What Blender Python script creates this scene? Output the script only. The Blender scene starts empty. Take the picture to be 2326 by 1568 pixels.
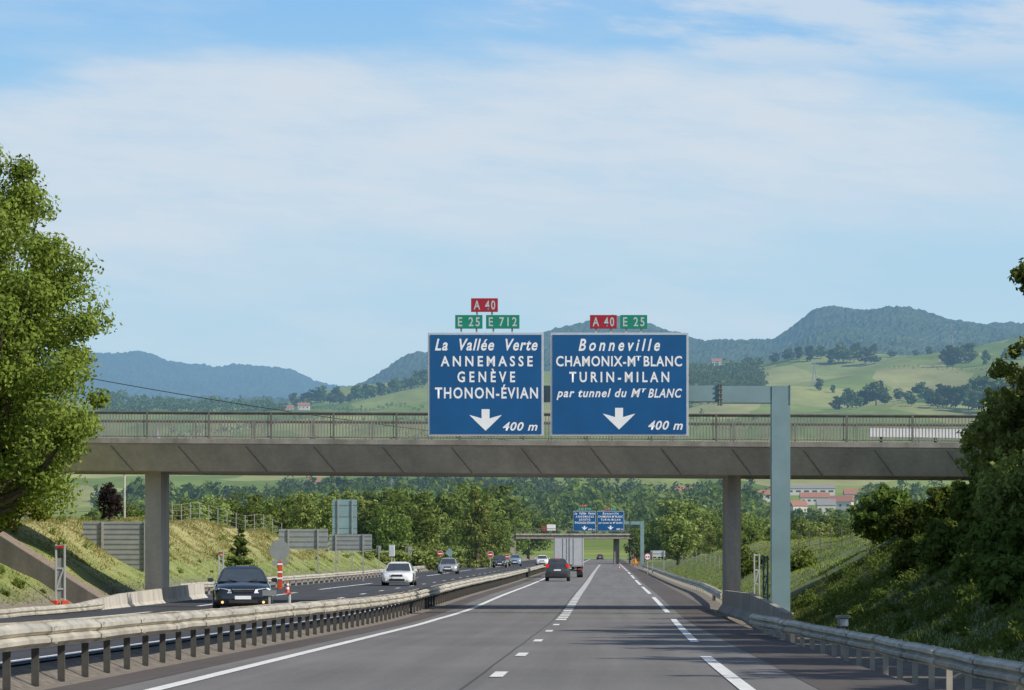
import bpy, bmesh, math, random
import numpy as np
from mathutils import Vector, Matrix
random.seed(7)
F=7700.0; CX=1163.0; HY=1290.0; CZ=1.3
scene=bpy.context.scene
COL=scene.collection
def W(px,py,Y): return Vector(((px-CX)/F*Y, Y, CZ+(HY-py)/F*Y))
def ss(a,b,x):
    t=np.clip((np.asarray(x,float)-a)/(b-a),0,1); return t*t*(3-2*t)
# ---------------------------------------------------------------- road geometry
_ry=[-60,40,60,80,100,108,125,144,173,220,259,350,500,608,650,800,1000]
_rz=[-1.1,-1.444,-1.516,-1.59,-1.66,-1.683,-1.62,-1.496,-1.348,-1.18,-1.0,-.52,.12,.6,.8,1.6,2.6]
def zr(Y):
    Y=np.asarray(Y,float)
    return CZ+sum(np.interp(Y+d,_ry,_rz) for d in (-12,-6,0,6,12))/5
def xc(Y): return -1.5+.0284*np.asarray(Y,float)
def gz(o,Y):
    o=np.asarray(o,float); Y=np.asarray(Y,float)
    wn=1-ss(131,146,Y)
    z=zr(Y)-.02
    z=z-.35*wn*ss(5.2,6.2,o)
    cap=np.interp(Y,[0,131,146,300,420,600],[6.5,6.5,3,3,1.2,.5])
    z=z+np.clip((o-7.4)*(.4+.2*wn),0,cap)
    z=z+.2*ss(5.6,6.1,-o)
    capL=np.interp(Y,[0,128,142,210,320,450],[5.2,5.2,3.2,3.9,2.3,.8])
    z=z+np.clip((-17.4-o)*.6,0,capL)
    far=ss(8.2,10,o)+ss(17.8,20,-o)
    z=z+far*(.11*np.sin(o*1.3+Y*.21)+.08*np.sin(o*.7-Y*.37+2)+.04*np.sin(Y*.9+o*2.1))
    return z
def gzx(X,Y): return float(gz(X-float(xc(Y)),Y))
# far terrain
def tab(pts):
    a=np.array(pts,float); return lambda x: np.interp(x,a[:,0],a[:,1])
Cc=tab([(-1200,880),(-300,900),(200,920),(400,922),(600,918),(650,908),(720,895),(850,884),(970,868),(1250,840),(1560,835),(1700,825),(1800,816),(1950,806),(2100,796),(2250,780),(2326,772),(3400,740)])
Rr=tab([(-1200,960),(-200,950),(700,905),(850,868),(900,839),(940,819),(980,810),(1100,785),(1200,756),(1300,739),(1380,733),(1480,739),(1540,757),(1580,775),(1640,770),(1760,773),(1800,752),(1850,720),(1900,706),(1990,698),(2060,701),(2120,716),(2200,731),(2326,749),(2500,762),(3400,700)])
Ll=tab([(-1200,760),(-300,830),(220,807),(300,803),(420,818),(500,833),(600,836),(680,853),(760,871),(900,888),(1200,900),(3400,900)])
def far_py(px,Y):
    px=np.asarray(px,float); Y=np.asarray(Y,float)
    C=Cc(px);R=Rr(px);L=Ll(px)
    o=np.ones_like(C)
    ks=[900,1000,1500,2500,3500,4500,5500,6600,9000,10500,12500,14500]
    vs=[1268*o,1263*o,1215*o,1130*o,1130+(C-1130)*.45,1130+(C-1130)*.8,C,C+45,R,R+60,L,L+60]
    out=vs[0]*1.0
    for i in range(len(ks)-1):
        t=np.clip((Y-ks[i])/(ks[i+1]-ks[i]),0,1)
        out=np.where(Y>=ks[i],vs[i]*(1-t)+vs[i+1]*t,out)
    return out
def far_z(X,Y):
    X=np.asarray(X,float);Y=np.asarray(Y,float)
    px=CX+F*X/Y
    z=CZ+(HY-far_py(px,Y))/F*Y
    a=np.clip((Y-1200)/3000,0,1)
    z=z+a*(6*np.sin(X*.011+Y*.004)+4*np.sin(X*.023-Y*.009+1)+3*np.sin(Y*.013+X*.006))
    return z
_ys=np.linspace(950,5500,500)
def Yat(px,py):
    p=far_py(np.full(500,px),_ys)
    i=int(np.argmax(p<=py)); 
    if p[i]>py: i=499
    return float(_ys[i])
# ---------------------------------------------------------------- materials
def newmat(name):
    m=bpy.data.materials.new(name); m.use_nodes=True
    nt=m.node_tree; nt.nodes.clear()
    return m,nt
def math_(nt,op,a,b=None,clamp=False):
    n=nt.nodes.new('ShaderNodeMath'); n.operation=op; n.use_clamp=clamp
    for i,x in enumerate((a,b)):
        if x is None: continue
        if isinstance(x,(int,float)): n.inputs[i].default_value=x
        else: nt.links.new(x,n.inputs[i])
    return n.outputs[0]
def mixc(nt,f,a,b,mode='MIX'):
    n=nt.nodes.new('ShaderNodeMix'); n.data_type='RGBA'; n.blend_type=mode
    for s,x in ((n.inputs[0],f),(n.inputs[6],a),(n.inputs[7],b)):
        if isinstance(x,(int,float)): s.default_value=x
        elif isinstance(x,tuple): s.default_value=(x[0],x[1],x[2],1)
        else: nt.links.new(x,s)
    return n.outputs[2]
def ramp(nt,f,stops):
    n=nt.nodes.new('ShaderNodeValToRGB'); cr=n.color_ramp
    while len(cr.elements)<len(stops): cr.elements.new(.5)
    for e,(p,c) in zip(cr.elements,stops):
        e.position=p; e.color=(c[0],c[1],c[2],1) if isinstance(c,tuple) else (c,c,c,1)
    nt.links.new(f,n.inputs[0]); return n.outputs[0]
def noise(nt,vec,scale,detail=4,rough=.55):
    n=nt.nodes.new('ShaderNodeTexNoise'); n.inputs['Scale'].default_value=scale; n.inputs['Detail'].default_value=detail; n.inputs['Roughness'].default_value=rough
    if vec is not None: nt.links.new(vec,n.inputs['Vector'])
    return n.outputs[0]
def mapping(nt,vec,sc):
    n=nt.nodes.new('ShaderNodeMapping'); n.inputs['Scale'].default_value=sc; nt.links.new(vec,n.inputs['Vector']); return n.outputs[0]
def finish(nt,sh,haze=False):
    out=nt.nodes.new('ShaderNodeOutputMaterial')
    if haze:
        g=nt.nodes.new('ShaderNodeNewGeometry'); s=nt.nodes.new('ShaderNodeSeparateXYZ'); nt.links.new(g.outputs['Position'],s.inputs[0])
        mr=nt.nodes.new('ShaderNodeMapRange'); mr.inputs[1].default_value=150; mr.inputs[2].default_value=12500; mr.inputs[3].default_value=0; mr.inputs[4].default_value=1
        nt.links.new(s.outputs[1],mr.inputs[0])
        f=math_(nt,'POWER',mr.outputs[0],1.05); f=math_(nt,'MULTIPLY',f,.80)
        e=nt.nodes.new('ShaderNodeEmission'); e.inputs[0].default_value=(.20,.37,.56,1); e.inputs[1].default_value=1  # aerial haze painted in as bluish emission that grows with distance
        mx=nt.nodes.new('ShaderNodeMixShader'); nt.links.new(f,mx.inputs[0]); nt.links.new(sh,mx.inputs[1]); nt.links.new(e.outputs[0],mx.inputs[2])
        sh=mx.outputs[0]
    nt.links.new(sh,out.inputs[0])
def pm(name,c,rough=.7,metal=0.,var=.15,scale=3.,bump=0.,bscale=20.,haze=False,streak=False,coat=0.):
    m,nt=newmat(name)
    tc=nt.nodes.new('ShaderNodeTexCoord'); v=tc.outputs['Object']
    if streak: v2=mapping(nt,v,(1,1,.18))
    else: v2=v
    n=noise(nt,v2,scale)
    d=tuple(x*(1-var*1.6) for x in c); l=tuple(min(1,x*(1+var)) for x in c)
    col=ramp(nt,n,[(.3,d),(.7,l)])
    if streak:
        n3=noise(nt,v,scale*6,3); col=mixc(nt,.3,col,ramp(nt,n3,[(.3,.5),(.7,1.)]),'MULTIPLY')
    b=nt.nodes.new('ShaderNodeBsdfPrincipled'); nt.links.new(col,b.inputs['Base Color'])
    b.inputs['Roughness'].default_value=rough; b.inputs['Metallic'].default_value=metal
    if coat: b.inputs['Coat Weight'].default_value=coat
    if bump:
        bn=nt.nodes.new('ShaderNodeBump'); bn.inputs['Strength'].default_value=bump; bn.inputs['Distance'].default_value=.05
        nt.links.new(noise(nt,v,bscale),bn.inputs['Height']); nt.links.new(bn.outputs[0],b.inputs['Normal'])
    finish(nt,b.outputs[0],haze); return m
def emat(name,c,s):
    m,nt=newmat(name); e=nt.nodes.new('ShaderNodeEmission'); e.inputs[0].default_value=(*c,1); e.inputs[1].default_value=s
    finish(nt,e.outputs[0]); return m
def leafmat(name,dark,light,trans=.35):
    m,nt=newmat(name)
    g=nt.nodes.new('ShaderNodeNewGeometry'); oi=nt.nodes.new('ShaderNodeObjectInfo')
    n=noise(nt,g.outputs['Position'],.55,3)
    a=math_(nt,'MULTIPLY',g.outputs['Random Per Island'],.45); a=math_(nt,'ADD',a,math_(nt,'MULTIPLY',n,.6))
    a=math_(nt,'ADD',a,math_(nt,'MULTIPLY',math_(nt,'SUBTRACT',oi.outputs['Random'],.5),.55))
    col=ramp(nt,a,[(.2,dark),(.8,light)])
    hs=nt.nodes.new('ShaderNodeHueSaturation'); nt.links.new(col,hs.inputs['Color'])
    nt.links.new(math_(nt,'ADD',math_(nt,'MULTIPLY',oi.outputs['Random'],.055),.465),hs.inputs['Hue'])
    col=hs.outputs[0]
    d=nt.nodes.new('ShaderNodeBsdfDiffuse'); t=nt.nodes.new('ShaderNodeBsdfTranslucent')
    nt.links.new(col,d.inputs[0]); nt.links.new(mixc(nt,.45,col,(.24,.31,.04)),t.inputs[0])
    mx=nt.nodes.new('ShaderNodeMixShader'); mx.inputs[0].default_value=trans; nt.links.new(d.outputs[0],mx.inputs[1]); nt.links.new(t.outputs[0],mx.inputs[2])
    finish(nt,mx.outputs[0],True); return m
def roadmat(name,c,c2):
    m,nt=newmat(name)
    g=nt.nodes.new('ShaderNodeNewGeometry'); s=nt.nodes.new('ShaderNodeSeparateXYZ'); nt.links.new(g.outputs['Position'],s.inputs[0])
    u=math_(nt,'SUBTRACT',s.outputs[0],math_(nt,'MULTIPLY',s.outputs[1],.0284))
    cb=nt.nodes.new('ShaderNodeCombineXYZ'); nt.links.new(math_(nt,'MULTIPLY',u,1.1),cb.inputs[0]); nt.links.new(math_(nt,'MULTIPLY',s.outputs[1],.02),cb.inputs[1])
    n1=noise(nt,cb.outputs[0],1.3,5,.6); n2=noise(nt,g.outputs['Position'],14,3,.7); n3=noise(nt,g.outputs['Position'],.12,3)
    col=ramp(nt,n1,[(.3,c),(.7,c2)])
    col=mixc(nt,.55,col,ramp(nt,n2,[(.3,.6),(.7,1.15)]),'MULTIPLY')
    col=mixc(nt,.5,col,ramp(nt,n3,[(.35,.72),(.65,1.1)]),'MULTIPLY')
    sd=math_(nt,'ABSOLUTE',math_(nt,'ADD',math_(nt,'ADD',u,1.72),math_(nt,'MULTIPLY',n3,.06)))
    seam=math_(nt,'MULTIPLY',math_(nt,'LESS_THAN',sd,.022),.7)
    col=mixc(nt,seam,col,(.03,.03,.03))
    b=nt.nodes.new('ShaderNodeBsdfPrincipled'); nt.links.new(col,b.inputs['Base Color']); b.inputs['Roughness'].default_value=.85
    bn=nt.nodes.new('ShaderNodeBump'); bn.inputs['Strength'].default_value=.4; bn.inputs['Distance'].default_value=.01; nt.links.new(noise(nt,g.outputs['Position'],60,2),bn.inputs['Height']); nt.links.new(bn.outputs[0],b.inputs['Normal'])
    finish(nt,b.outputs[0]); return m
M={}
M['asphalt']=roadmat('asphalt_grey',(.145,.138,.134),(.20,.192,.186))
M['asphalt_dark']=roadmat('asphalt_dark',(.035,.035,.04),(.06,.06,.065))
M['shoulder']=roadmat('shoulder_brown',(.08,.065,.058),(.115,.095,.085))
M['paint']=pm('white_road_paint',(.72,.72,.70),.7,var=.16,scale=6)
M['steel']=pm('galvanised_steel',(.50,.47,.40),.5,.2,var=.22,scale=1.6)
M['steel_d']=pm('weathered_post_steel',(.075,.07,.062),.7,.1,var=.25)
M['concrete']=pm('bridge_concrete',(.60,.555,.48),.9,var=.13,scale=1.0,bump=.25,streak=True)
M['concrete_l']=pm('light_concrete',(.46,.43,.38),.9,var=.22,scale=1.5,bump=.2,streak=True)
M['concrete_m']=pm('mid_concrete',(.36,.33,.29),.9,var=.22,scale=1.5,bump=.2,streak=True)
M['concrete_d']=pm('dark_concrete',(.13,.12,.105),.9,var=.24,scale=1.5,bump=.2,streak=True)
M['joint']=pm('dark_joint',(.22,.20,.17),.9)
M['railing']=pm('railing_grey',(.15,.145,.13),.6,.1)
M['railbar']=pm('railing_bar_grey',(.24,.23,.20),.6,.1)
M['gantry']=pm('gantry_blue_green',(.215,.325,.345),.45,.1,var=.1,scale=.8)
M['blue']=pm('sign_blue',(.003,.088,.25),.45,var=.08,scale=.8)
M['signwhite']=pm('sign_white',(.86,.87,.88),.5,var=.03)
M['frame']=pm('sign_frame',(.55,.58,.60),.4,.2,var=.06)
M['red']=pm('route_red',(.36,.012,.03),.45,var=.06)
M['green']=pm('route_green',(.005,.23,.14),.45,var=.06)
M['plate_text']=pm('plate_lettering',(.48,.54,.54),.5,var=.04)
M['signback']=pm('sign_back_grey',(.28,.30,.29),.5,.15,var=.1,scale=2)
M['ribdark']=pm('sign_rib_grey',(.17,.18,.175),.5,.15,var=.1,scale=2)
M['fence_grey']=pm('fence_grey',(.30,.30,.28),.7,var=.1)
M['unit']=pm('unit_grey',(.42,.44,.44),.6,var=.1)
M['orange']=pm('orange_plastic',(.58,.08,.03),.5,var=.12)
M['yellow']=pm('sign_yellow',(.8,.45,.03),.5,var=.06)
M['white']=pm('white_paint',(.76,.76,.76),.4,var=.05)
M['doorgrey']=pm('truck_door_grey_white',(.46,.47,.49),.4,var=.06)
M['black']=pm('black_rubber',(.02,.02,.02),.8)
M['dark']=pm('dark_plastic',(.035,.035,.038),.5)
M['glass']=pm('car_glass',(.05,.06,.07),.05,var=.1,coat=.8)
M['chrome']=pm('bright_metal',(.65,.65,.67),.2,.9)
M['lamp']=pm('headlamp_glass',(.80,.84,.88),.1,.1,coat=1)
M['lampred']=pm('tail_lamp_red',(.45,.01,.01),.25,coat=1)
M['redglow']=emat('lit_tail_lamp',(1,.04,.02),.75)
M['lampglow']=emat('lit_fog_lamp',(1,.6,.3),1.6)
M['paint_dark']=pm('car_paint_near_black',(.028,.033,.042),.22,.4,coat=1)
M['paint_white']=pm('car_paint_white',(.78,.78,.77),.3,coat=1,var=.03)
M['paint_silver']=pm('car_paint_silver',(.50,.51,.52),.3,.5,coat=1,var=.05)
M['paint_grey']=pm('car_paint_grey',(.08,.085,.095),.3,.5,coat=1)
M['paint_blue']=pm('car_paint_pale_blue',(.32,.42,.52),.3,.4,coat=1)
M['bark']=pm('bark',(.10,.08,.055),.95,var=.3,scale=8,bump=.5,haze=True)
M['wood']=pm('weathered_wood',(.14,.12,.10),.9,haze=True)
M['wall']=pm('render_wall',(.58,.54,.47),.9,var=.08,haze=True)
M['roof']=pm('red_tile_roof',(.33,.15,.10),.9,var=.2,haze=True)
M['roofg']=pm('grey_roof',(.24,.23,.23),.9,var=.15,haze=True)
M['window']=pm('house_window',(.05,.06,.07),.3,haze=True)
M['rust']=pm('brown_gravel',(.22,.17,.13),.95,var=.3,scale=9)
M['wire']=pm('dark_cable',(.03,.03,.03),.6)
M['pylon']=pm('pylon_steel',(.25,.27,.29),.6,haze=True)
M['leaf_y']=leafmat('leaf_yellow_green',(.095,.145,.025),(.27,.335,.07),.42)
M['leaf_m']=leafmat('leaf_mid_green',(.055,.10,.022),(.21,.27,.065))
M['leaf_l']=leafmat('leaf_light_green',(.11,.16,.042),(.33,.385,.12))
M['leaf_d']=leafmat('leaf_dark_green',(.03,.058,.016),(.13,.175,.045),.3)
M['leaf_s']=leafmat('leaf_shrub_green',(.035,.065,.016),(.15,.20,.05),.35)
M['leaf_h']=leafmat('leaf_hill_green',(.025,.046,.018),(.12,.16,.05),.2)
M['leaf_p']=leafmat('leaf_purple',(.022,.014,.016),(.06,.032,.034),.15)
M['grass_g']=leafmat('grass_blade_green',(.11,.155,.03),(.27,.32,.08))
M['grass_shade']=leafmat('grass_blade_bank_shade',(.04,.065,.015),(.13,.16,.042))  # darker blade green, the right bank's shade put into the colour
M['grass_t']=leafmat('grass_blade_dry',(.22,.20,.07),(.42,.38,.16))
def groundmat():
    m,nt=newmat('verge_grass')
    g=nt.nodes.new('ShaderNodeNewGeometry'); p=g.outputs['Position']
    at=nt.nodes.new('ShaderNodeAttribute'); at.attribute_name='mask'; s=nt.nodes.new('ShaderNodeSeparateColor'); nt.links.new(at.outputs['Color'],s.inputs[0])
    n1=noise(nt,p,.5,5); n2=noise(nt,p,6,4)
    grass=ramp(nt,n1,[(.3,(.10,.145,.03)),(.5,(.16,.205,.05)),(.72,(.24,.265,.08))])
    grass=mixc(nt,.35,grass,ramp(nt,n2,[(.3,.55),(.7,1.25)]),'MULTIPLY')
    dry=ramp(nt,n2,[(.3,(.28,.25,.10)),(.7,(.38,.34,.15))])
    dirt=ramp(nt,n2,[(.3,(.10,.085,.07)),(.7,(.24,.21,.17))])
    f2=math_(nt,'ADD',s.outputs[1],math_(nt,'MULTIPLY',math_(nt,'SUBTRACT',n1,.5),1.0),True)
    col=mixc(nt,math_(nt,'MULTIPLY',f2,math_(nt,'GREATER_THAN',s.outputs[1],.02)),grass,dry); col=mixc(nt,s.outputs[0],col,dirt)
    col=mixc(nt,s.outputs[2],col,mixc(nt,1,col,(.5,.5,.5),'MULTIPLY'))  # third mask channel darkens the colour as painted shade
    b=nt.nodes.new('ShaderNodeBsdfPrincipled'); nt.links.new(col,b.inputs['Base Color']); b.inputs['Roughness'].default_value=.95
    bn=nt.nodes.new('ShaderNodeBump'); bn.inputs['Strength'].default_value=.4; bn.inputs['Distance'].default_value=.1; nt.links.new(n2,bn.inputs['Height']); nt.links.new(bn.outputs[0],b.inputs['Normal'])
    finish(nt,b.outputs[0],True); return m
M['ground']=groundmat()
def hillmat():
    m,nt=newmat('hillside_fields')
    g=nt.nodes.new('ShaderNodeNewGeometry'); p=g.outputs['Position']; s=nt.nodes.new('ShaderNodeSeparateXYZ'); nt.links.new(p,s.inputs[0])
    mp=mapping(nt,p,(1/150.,1/380.,0))
    n0=nt.nodes.new('ShaderNodeTexNoise'); n0.inputs['Scale'].default_value=1.5; nt.links.new(mp,n0.inputs['Vector'])
    va=nt.nodes.new('ShaderNodeVectorMath'); va.operation='ADD'; nt.links.new(mp,va.inputs[0])
    sc=nt.nodes.new('ShaderNodeVectorMath'); sc.operation='SCALE'; sc.inputs['Scale'].default_value=.5; nt.links.new(n0.outputs['Color'],sc.inputs[0]); nt.links.new(sc.outputs[0],va.inputs[1])
    vo=nt.nodes.new('ShaderNodeTexVoronoi'); vo.inputs['Scale'].default_value=1; nt.links.new(va.outputs[0],vo.inputs['Vector'])
    sp=nt.nodes.new('ShaderNodeSeparateColor'); nt.links.new(vo.outputs['Color'],sp.inputs[0])
    field=ramp(nt,sp.outputs[0],[(0,(.13,.185,.047)),(.4,(.19,.25,.07)),(.75,(.24,.28,.09)),(1,(.33,.33,.14))])
    n2=noise(nt,mapping(nt,p,(.02,.008,.02)),1,5,.65)
    field=mixc(nt,.7,field,ramp(nt,n2,[(.3,.6),(.7,1.2)]),'MULTIPLY')
    n3=noise(nt,mapping(nt,p,(.02,.02,.02)),1,6,.7)
    forest=ramp(nt,n3,[(.32,(.02,.038,.018)),(.68,(.075,.105,.038))])
    f=nt.nodes.new('ShaderNodeMapRange'); f.inputs[1].default_value=5700; f.inputs[2].default_value=6300; nt.links.new(s.outputs[1],f.inputs[0])
    col=mixc(nt,f.outputs[0],field,forest)
    b=nt.nodes.new('ShaderNodeBsdfDiffuse'); nt.links.new(col,b.inputs[0])
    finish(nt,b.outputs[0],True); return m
M['hill']=hillmat()
# ---------------------------------------------------------------- mesh helpers
def tag(o,label,cat,group=None,kind=None):
    o['label']=label; o['category']=cat
    if group: o['group']=group
    if kind: o['kind']=kind
    return o
def structure(o): o['kind']='structure'; return o
def thing(name,label,cat,loc=(0,0,0),rz=0,group=None):
    o=bpy.data.objects.new(name,None); COL.objects.link(o); o.location=loc; o.rotation_euler=(0,0,rz)
    return tag(o,label,cat,group)
def link(me,name,mat,parent=None):
    me.materials.append(M[mat] if isinstance(mat,str) else mat)
    o=bpy.data.objects.new(name,me); COL.objects.link(o)
    if parent: o.parent=parent
    return o
class MB:
    def __init__(s): s.v=[]; s.f=[]
    def add(s,vs,fs):
        b=len(s.v); s.v+= [tuple(x) for x in vs]; s.f+=[tuple(i+b for i in f) for f in fs]; return s
    def box(s,cx,cy,cz,sx,sy,sz,rz=0,rx=0):
        R=Matrix.Rotation(rz,3,'Z')@Matrix.Rotation(rx,3,'X')
        vs=[Vector((cx,cy,cz))+R@Vector((a*sx/2,b*sy/2,c*sz/2)) for a in(-1,1) for b in(-1,1) for c in(-1,1)]
        return s.add(vs,[(0,1,3,2),(4,6,7,5),(0,4,5,1),(2,3,7,6),(0,2,6,4),(1,5,7,3)])
    def tube(s,pts,r,n=6,cap=True):
        pts=[Vector(p) for p in pts]
        rs=r if isinstance(r,(list,tuple)) else [r]*len(pts)
        rings=[]
        for i,p in enumerate(pts):
            d=(pts[min(i+1,len(pts)-1)]-pts[max(i-1,0)]).normalized()
            if abs(d.z)>.9: a=Vector((1,0,0))-d*d.x; a.normalize()
            else: a=Vector((0,0,1))-d*d.z; a.normalize()
            b=d.cross(a)
            rings.append([p+a*rs[i]*math.cos(2*math.pi*k/n)+b*rs[i]*math.sin(2*math.pi*k/n) for k in range(n)])
        vs=[v for q in rings for v in q]; fs=[]
        for i in range(len(pts)-1):
            for k in range(n): fs.append((i*n+k,i*n+(k+1)%n,(i+1)*n+(k+1)%n,(i+1)*n+k))
        if cap: fs.append(tuple(range(n))[::-1]); fs.append(tuple((len(pts)-1)*n+k for k in range(n)))
        return s.add(vs,fs)
    def prism(s,poly,y0,y1):
        n=len(poly); vs=[(x,y0,z) for x,z in poly]+[(x,y1,z) for x,z in poly]
        fs=[tuple(range(n)),tuple(range(2*n-1,n-1,-1))]+[(i,i+n,(i+1)%n+n,(i+1)%n) for i in range(n)]
        return s.add(vs,fs)
    def build(s,name,mat,parent=None,smooth=False,bevel=0,seg=2):
        me=bpy.data.meshes.new(name); me.from_pydata([tuple(v) for v in s.v],[],s.f)
        bm=bmesh.new(); bm.from_mesh(me)
        if bevel: bmesh.ops.bevel(bm,geom=bm.edges[:],offset=bevel,segments=seg,affect='EDGES',clamp_overlap=True)
        bmesh.ops.recalc_face_normals(bm,faces=bm.faces[:]); bm.to_mesh(me); bm.free()
        if smooth:
            for p in me.polygons: p.use_smooth=True
        return link(me,name,mat,parent)
def children(o): return [c for c in bpy.data.objects if c.parent==o]
_kids={}
def kids(o):
    if o.name not in _kids: _kids[o.name]=children(o)
    return _kids[o.name]
def dup(root,loc,rz=None,scale=None,label=None,group=None):
    r=root.copy(); COL.objects.link(r); r.location=loc
    if rz is not None: r.rotation_euler=(0,0,rz)
    if scale is not None: r.scale=scale
    if label: r['label']=label
    if group: r['group']=group
    for ch in kids(root):
        c=ch.copy(); COL.objects.link(c); c.parent=r
        for g in kids(ch):
            d=g.copy(); COL.objects.link(d); d.parent=c
    return r
# ---------------------------------------------------------------- ground
rows=np.concatenate([np.arange(-20,200,2.),np.arange(200,500,6.),np.arange(500,1011,15.)])
def sheet(name,mat,offs,zf,rows=rows,mask=None):
    R,O=np.meshgrid(rows,offs,indexing='ij')
    X=xc(R)+O; Z=zf(O,R)
    V=np.stack([X,R,Z],-1).reshape(-1,3); nr,nc=R.shape
    i=np.arange((nr-1)*(nc-1)); a=(i//(nc-1))*nc+i%(nc-1)
    Fc=np.stack([a,a+1,a+nc+1,a+nc],1)
    me=bpy.data.meshes.new(name); me.from_pydata(V.tolist(),[],Fc.tolist())
    for p in me.polygons: p.use_smooth=True
    if mask is not None:
        at=me.color_attributes.new('mask','FLOAT_COLOR','POINT')
        at.data.foreach_set('color',mask(O,R).reshape(-1,4).astype(np.float32).ravel())
    return structure(link(me,name,mat))
def gmask(O,R):
    dirt=((O>-18.2)&(O<7.7)).astype(float)
    dry=ss(18.8,22.5,-O)*ss(130,145,R)*(1-ss(260,300,R))*.75+ss(10,14,O)*ss(200,240,R)*.35+ss(60,90,np.abs(O))*.35+ss(17.8,19,-O)*.1
    bank_shade=ss(8,9,O)*(1-ss(128,136,R))  # tree shade painted over the right bank up to the bridge
    return np.stack([dirt,np.clip(dry,0,.85),bank_shade,dry*0+1],-1)
offs=np.concatenate([[-400,-250,-150,-110,-80,-65],np.arange(-54,-18,.9),[-17.8,-17.4,-17,-12,-6.1,-5.6,-5,0,5,5.2,5.7,6.2,7.4],np.arange(8,32,.8),[36,42,55,75,100,150,250,400]])
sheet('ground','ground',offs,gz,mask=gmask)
road=sheet('road','asphalt',np.linspace(-5,4.75,9),lambda o,Y: zr(Y)+.0*o)
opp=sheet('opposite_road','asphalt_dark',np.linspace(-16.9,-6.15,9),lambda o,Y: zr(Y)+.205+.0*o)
def sh_(name,mat,a,b,dz,y0=-20,y1=1010): return sheet(name,mat,np.array([a,(a+b)/2,b]),lambda o,Y: zr(Y)+dz+0*o,rows=rows[(rows>=y0)&(rows<=y1)])
sh_('road_shoulder','shoulder',4.0,5.3,.005)
sh_('median_shoulder','shoulder',-5.15,-4.45,.005)
def strip(name,parent,of,w,ya,yb,dz=.010,z0=0):
    n=max(2,int((yb-ya)/4)+1); ys=np.linspace(ya,yb,n); vs=[];fs=[]
    for i,y in enumerate(ys):
        o=of(y) if callable(of) else of
        z=float(zr(y))+z0+dz; x=float(xc(y))+o
        vs+=[(x-w/2,y,z),(x+w/2,y,z)]
        if i: fs.append((2*i-2,2*i-1,2*i+1,2*i))
    mb=MB(); mb.add(vs,fs); return mb
def mk(name,parent,*a,**k):
    mb=strip(name,parent,*a,**k); return mb.build(name,'paint',parent)
lo=lambda y: float(np.interp(y,[40,80,110,130,1000],[-3.85,-3.95,-4.0,-3.75,-3.65]))
ro=lambda y: float(np.interp(y,[57,70,116,1000],[3.14,3.3,3.65,3.6]))
mk('edge_line',road,lo,.21,-10,1000)
for y0 in (7,20,33,46.0-.8,58.8-1.2,71.2,84.8,96.5): mk('lane_dash',road,0,.18,y0,y0+2.6)
y=107.
far=MB()
while y<600:
    if y<300: mk('lane_dash',road,0,.33,y,y+2.8)
    else:
        q=strip('x',road,0,.33,y,y+2.8); far.add(q.v,q.f)
    y+=4.4
fo=far.build('lane_dash','paint',road); fo['kind']='stuff'
y=18.4
while y<700:
    mk('shoulder_dash',road,ro,.19,y,y+39); y+=52
mk('edge_line',opp,-6.45,.22,-10,1000,z0=.205)
y=0
while y<400: mk('lane_dash',opp,-9.9,.18,y,y+3,z0=.205); y+=13
y=20
while y<520: mk('shoulder_dash',opp,-13.5,.22,y,y+39,z0=.205); y+=52
# far terrain
cols=900; U=np.linspace(-.33,.33,cols)
fr=np.concatenate([np.arange(960,5500,28.),np.arange(5500,6700,40),np.arange(6700,9100,24.),np.arange(9100,11500,120.),np.arange(11500,12560,22.),np.arange(12560,14500,200)])
R,UU=np.meshgrid(fr,U,indexing='ij'); X=UU*R; Z=far_z(X,R)
rg=np.random.default_rng(3)
amp=np.where((R>6700)&(R<10500),8,0)+np.where(R>11400,9,0)
Z=Z+amp*(rg.random(R.shape)**1.5-.4)+np.where(R>6700,14*np.sin(X*.012+np.sin(R*.006)*2)+5*np.sin(X*.035+np.sin(R*.02)*2),0)*.6
Z=Z+np.where(R<1000,-.6,0)
V=np.stack([X,R,Z],-1).reshape(-1,3); nr,nc=R.shape
i=np.arange((nr-1)*(nc-1)); a=(i//(nc-1))*nc+i%(nc-1)
me=bpy.data.meshes.new('hills'); me.from_pydata(V.tolist(),[],np.stack([a,a+1,a+nc+1,a+nc],1).tolist())
structure(link(me,'hills','hill'))
# ---------------------------------------------------------------- foliage
def nrm(a): return a/np.maximum(np.linalg.norm(a,axis=1,keepdims=True),1e-6)
def crown_v(rng,kind,H,R,h0,nc,nl,s,rcf=.32,k0=1.2,k1=.7):
    d=nrm(rng.normal(size=(nc,3)))
    if kind=='cone':
        t=rng.random(nc)**1.4; ang=rng.random(nc)*6.283; rr=R*(1-t)*(.35+.6*rng.random(nc))
        c=np.stack([rr*np.cos(ang),rr*np.sin(ang),h0+(H-h0)*t*.97],1); rc=R*.26*(1.05-t*.8)
    else:
        rho=rng.random(nc)**.45*.97+.02
        hh=(H-h0)/2
        ax=np.array([R*(1-rcf*.55),R*(1-rcf*.55),max(hh*.5,hh-R*rcf*.6)])
        c=d*rho[:,None]*ax+np.array([0,0,h0+hh])
        if kind=='egg':
            tt=np.clip((c[:,2]-h0)/(H-h0),0,1); k=k0+(k1-k0)*tt; c[:,0]*=k; c[:,1]*=k
        rc=R*rcf*(.65+.7*rng.random(nc))
    idx=np.repeat(np.arange(nc),nl)
    dl=nrm(rng.normal(size=(nc*nl,3))); 
    p=c[idx]+dl*(rc[idx]*(.4+.7*rng.random(nc*nl)))[:,None]*np.array([1,1,.75])
    n=nrm(dl*.8+rng.normal(size=dl.shape)*.45+np.array([0,0,.25]))
    return leafq(rng,p,n,s),c
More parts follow.
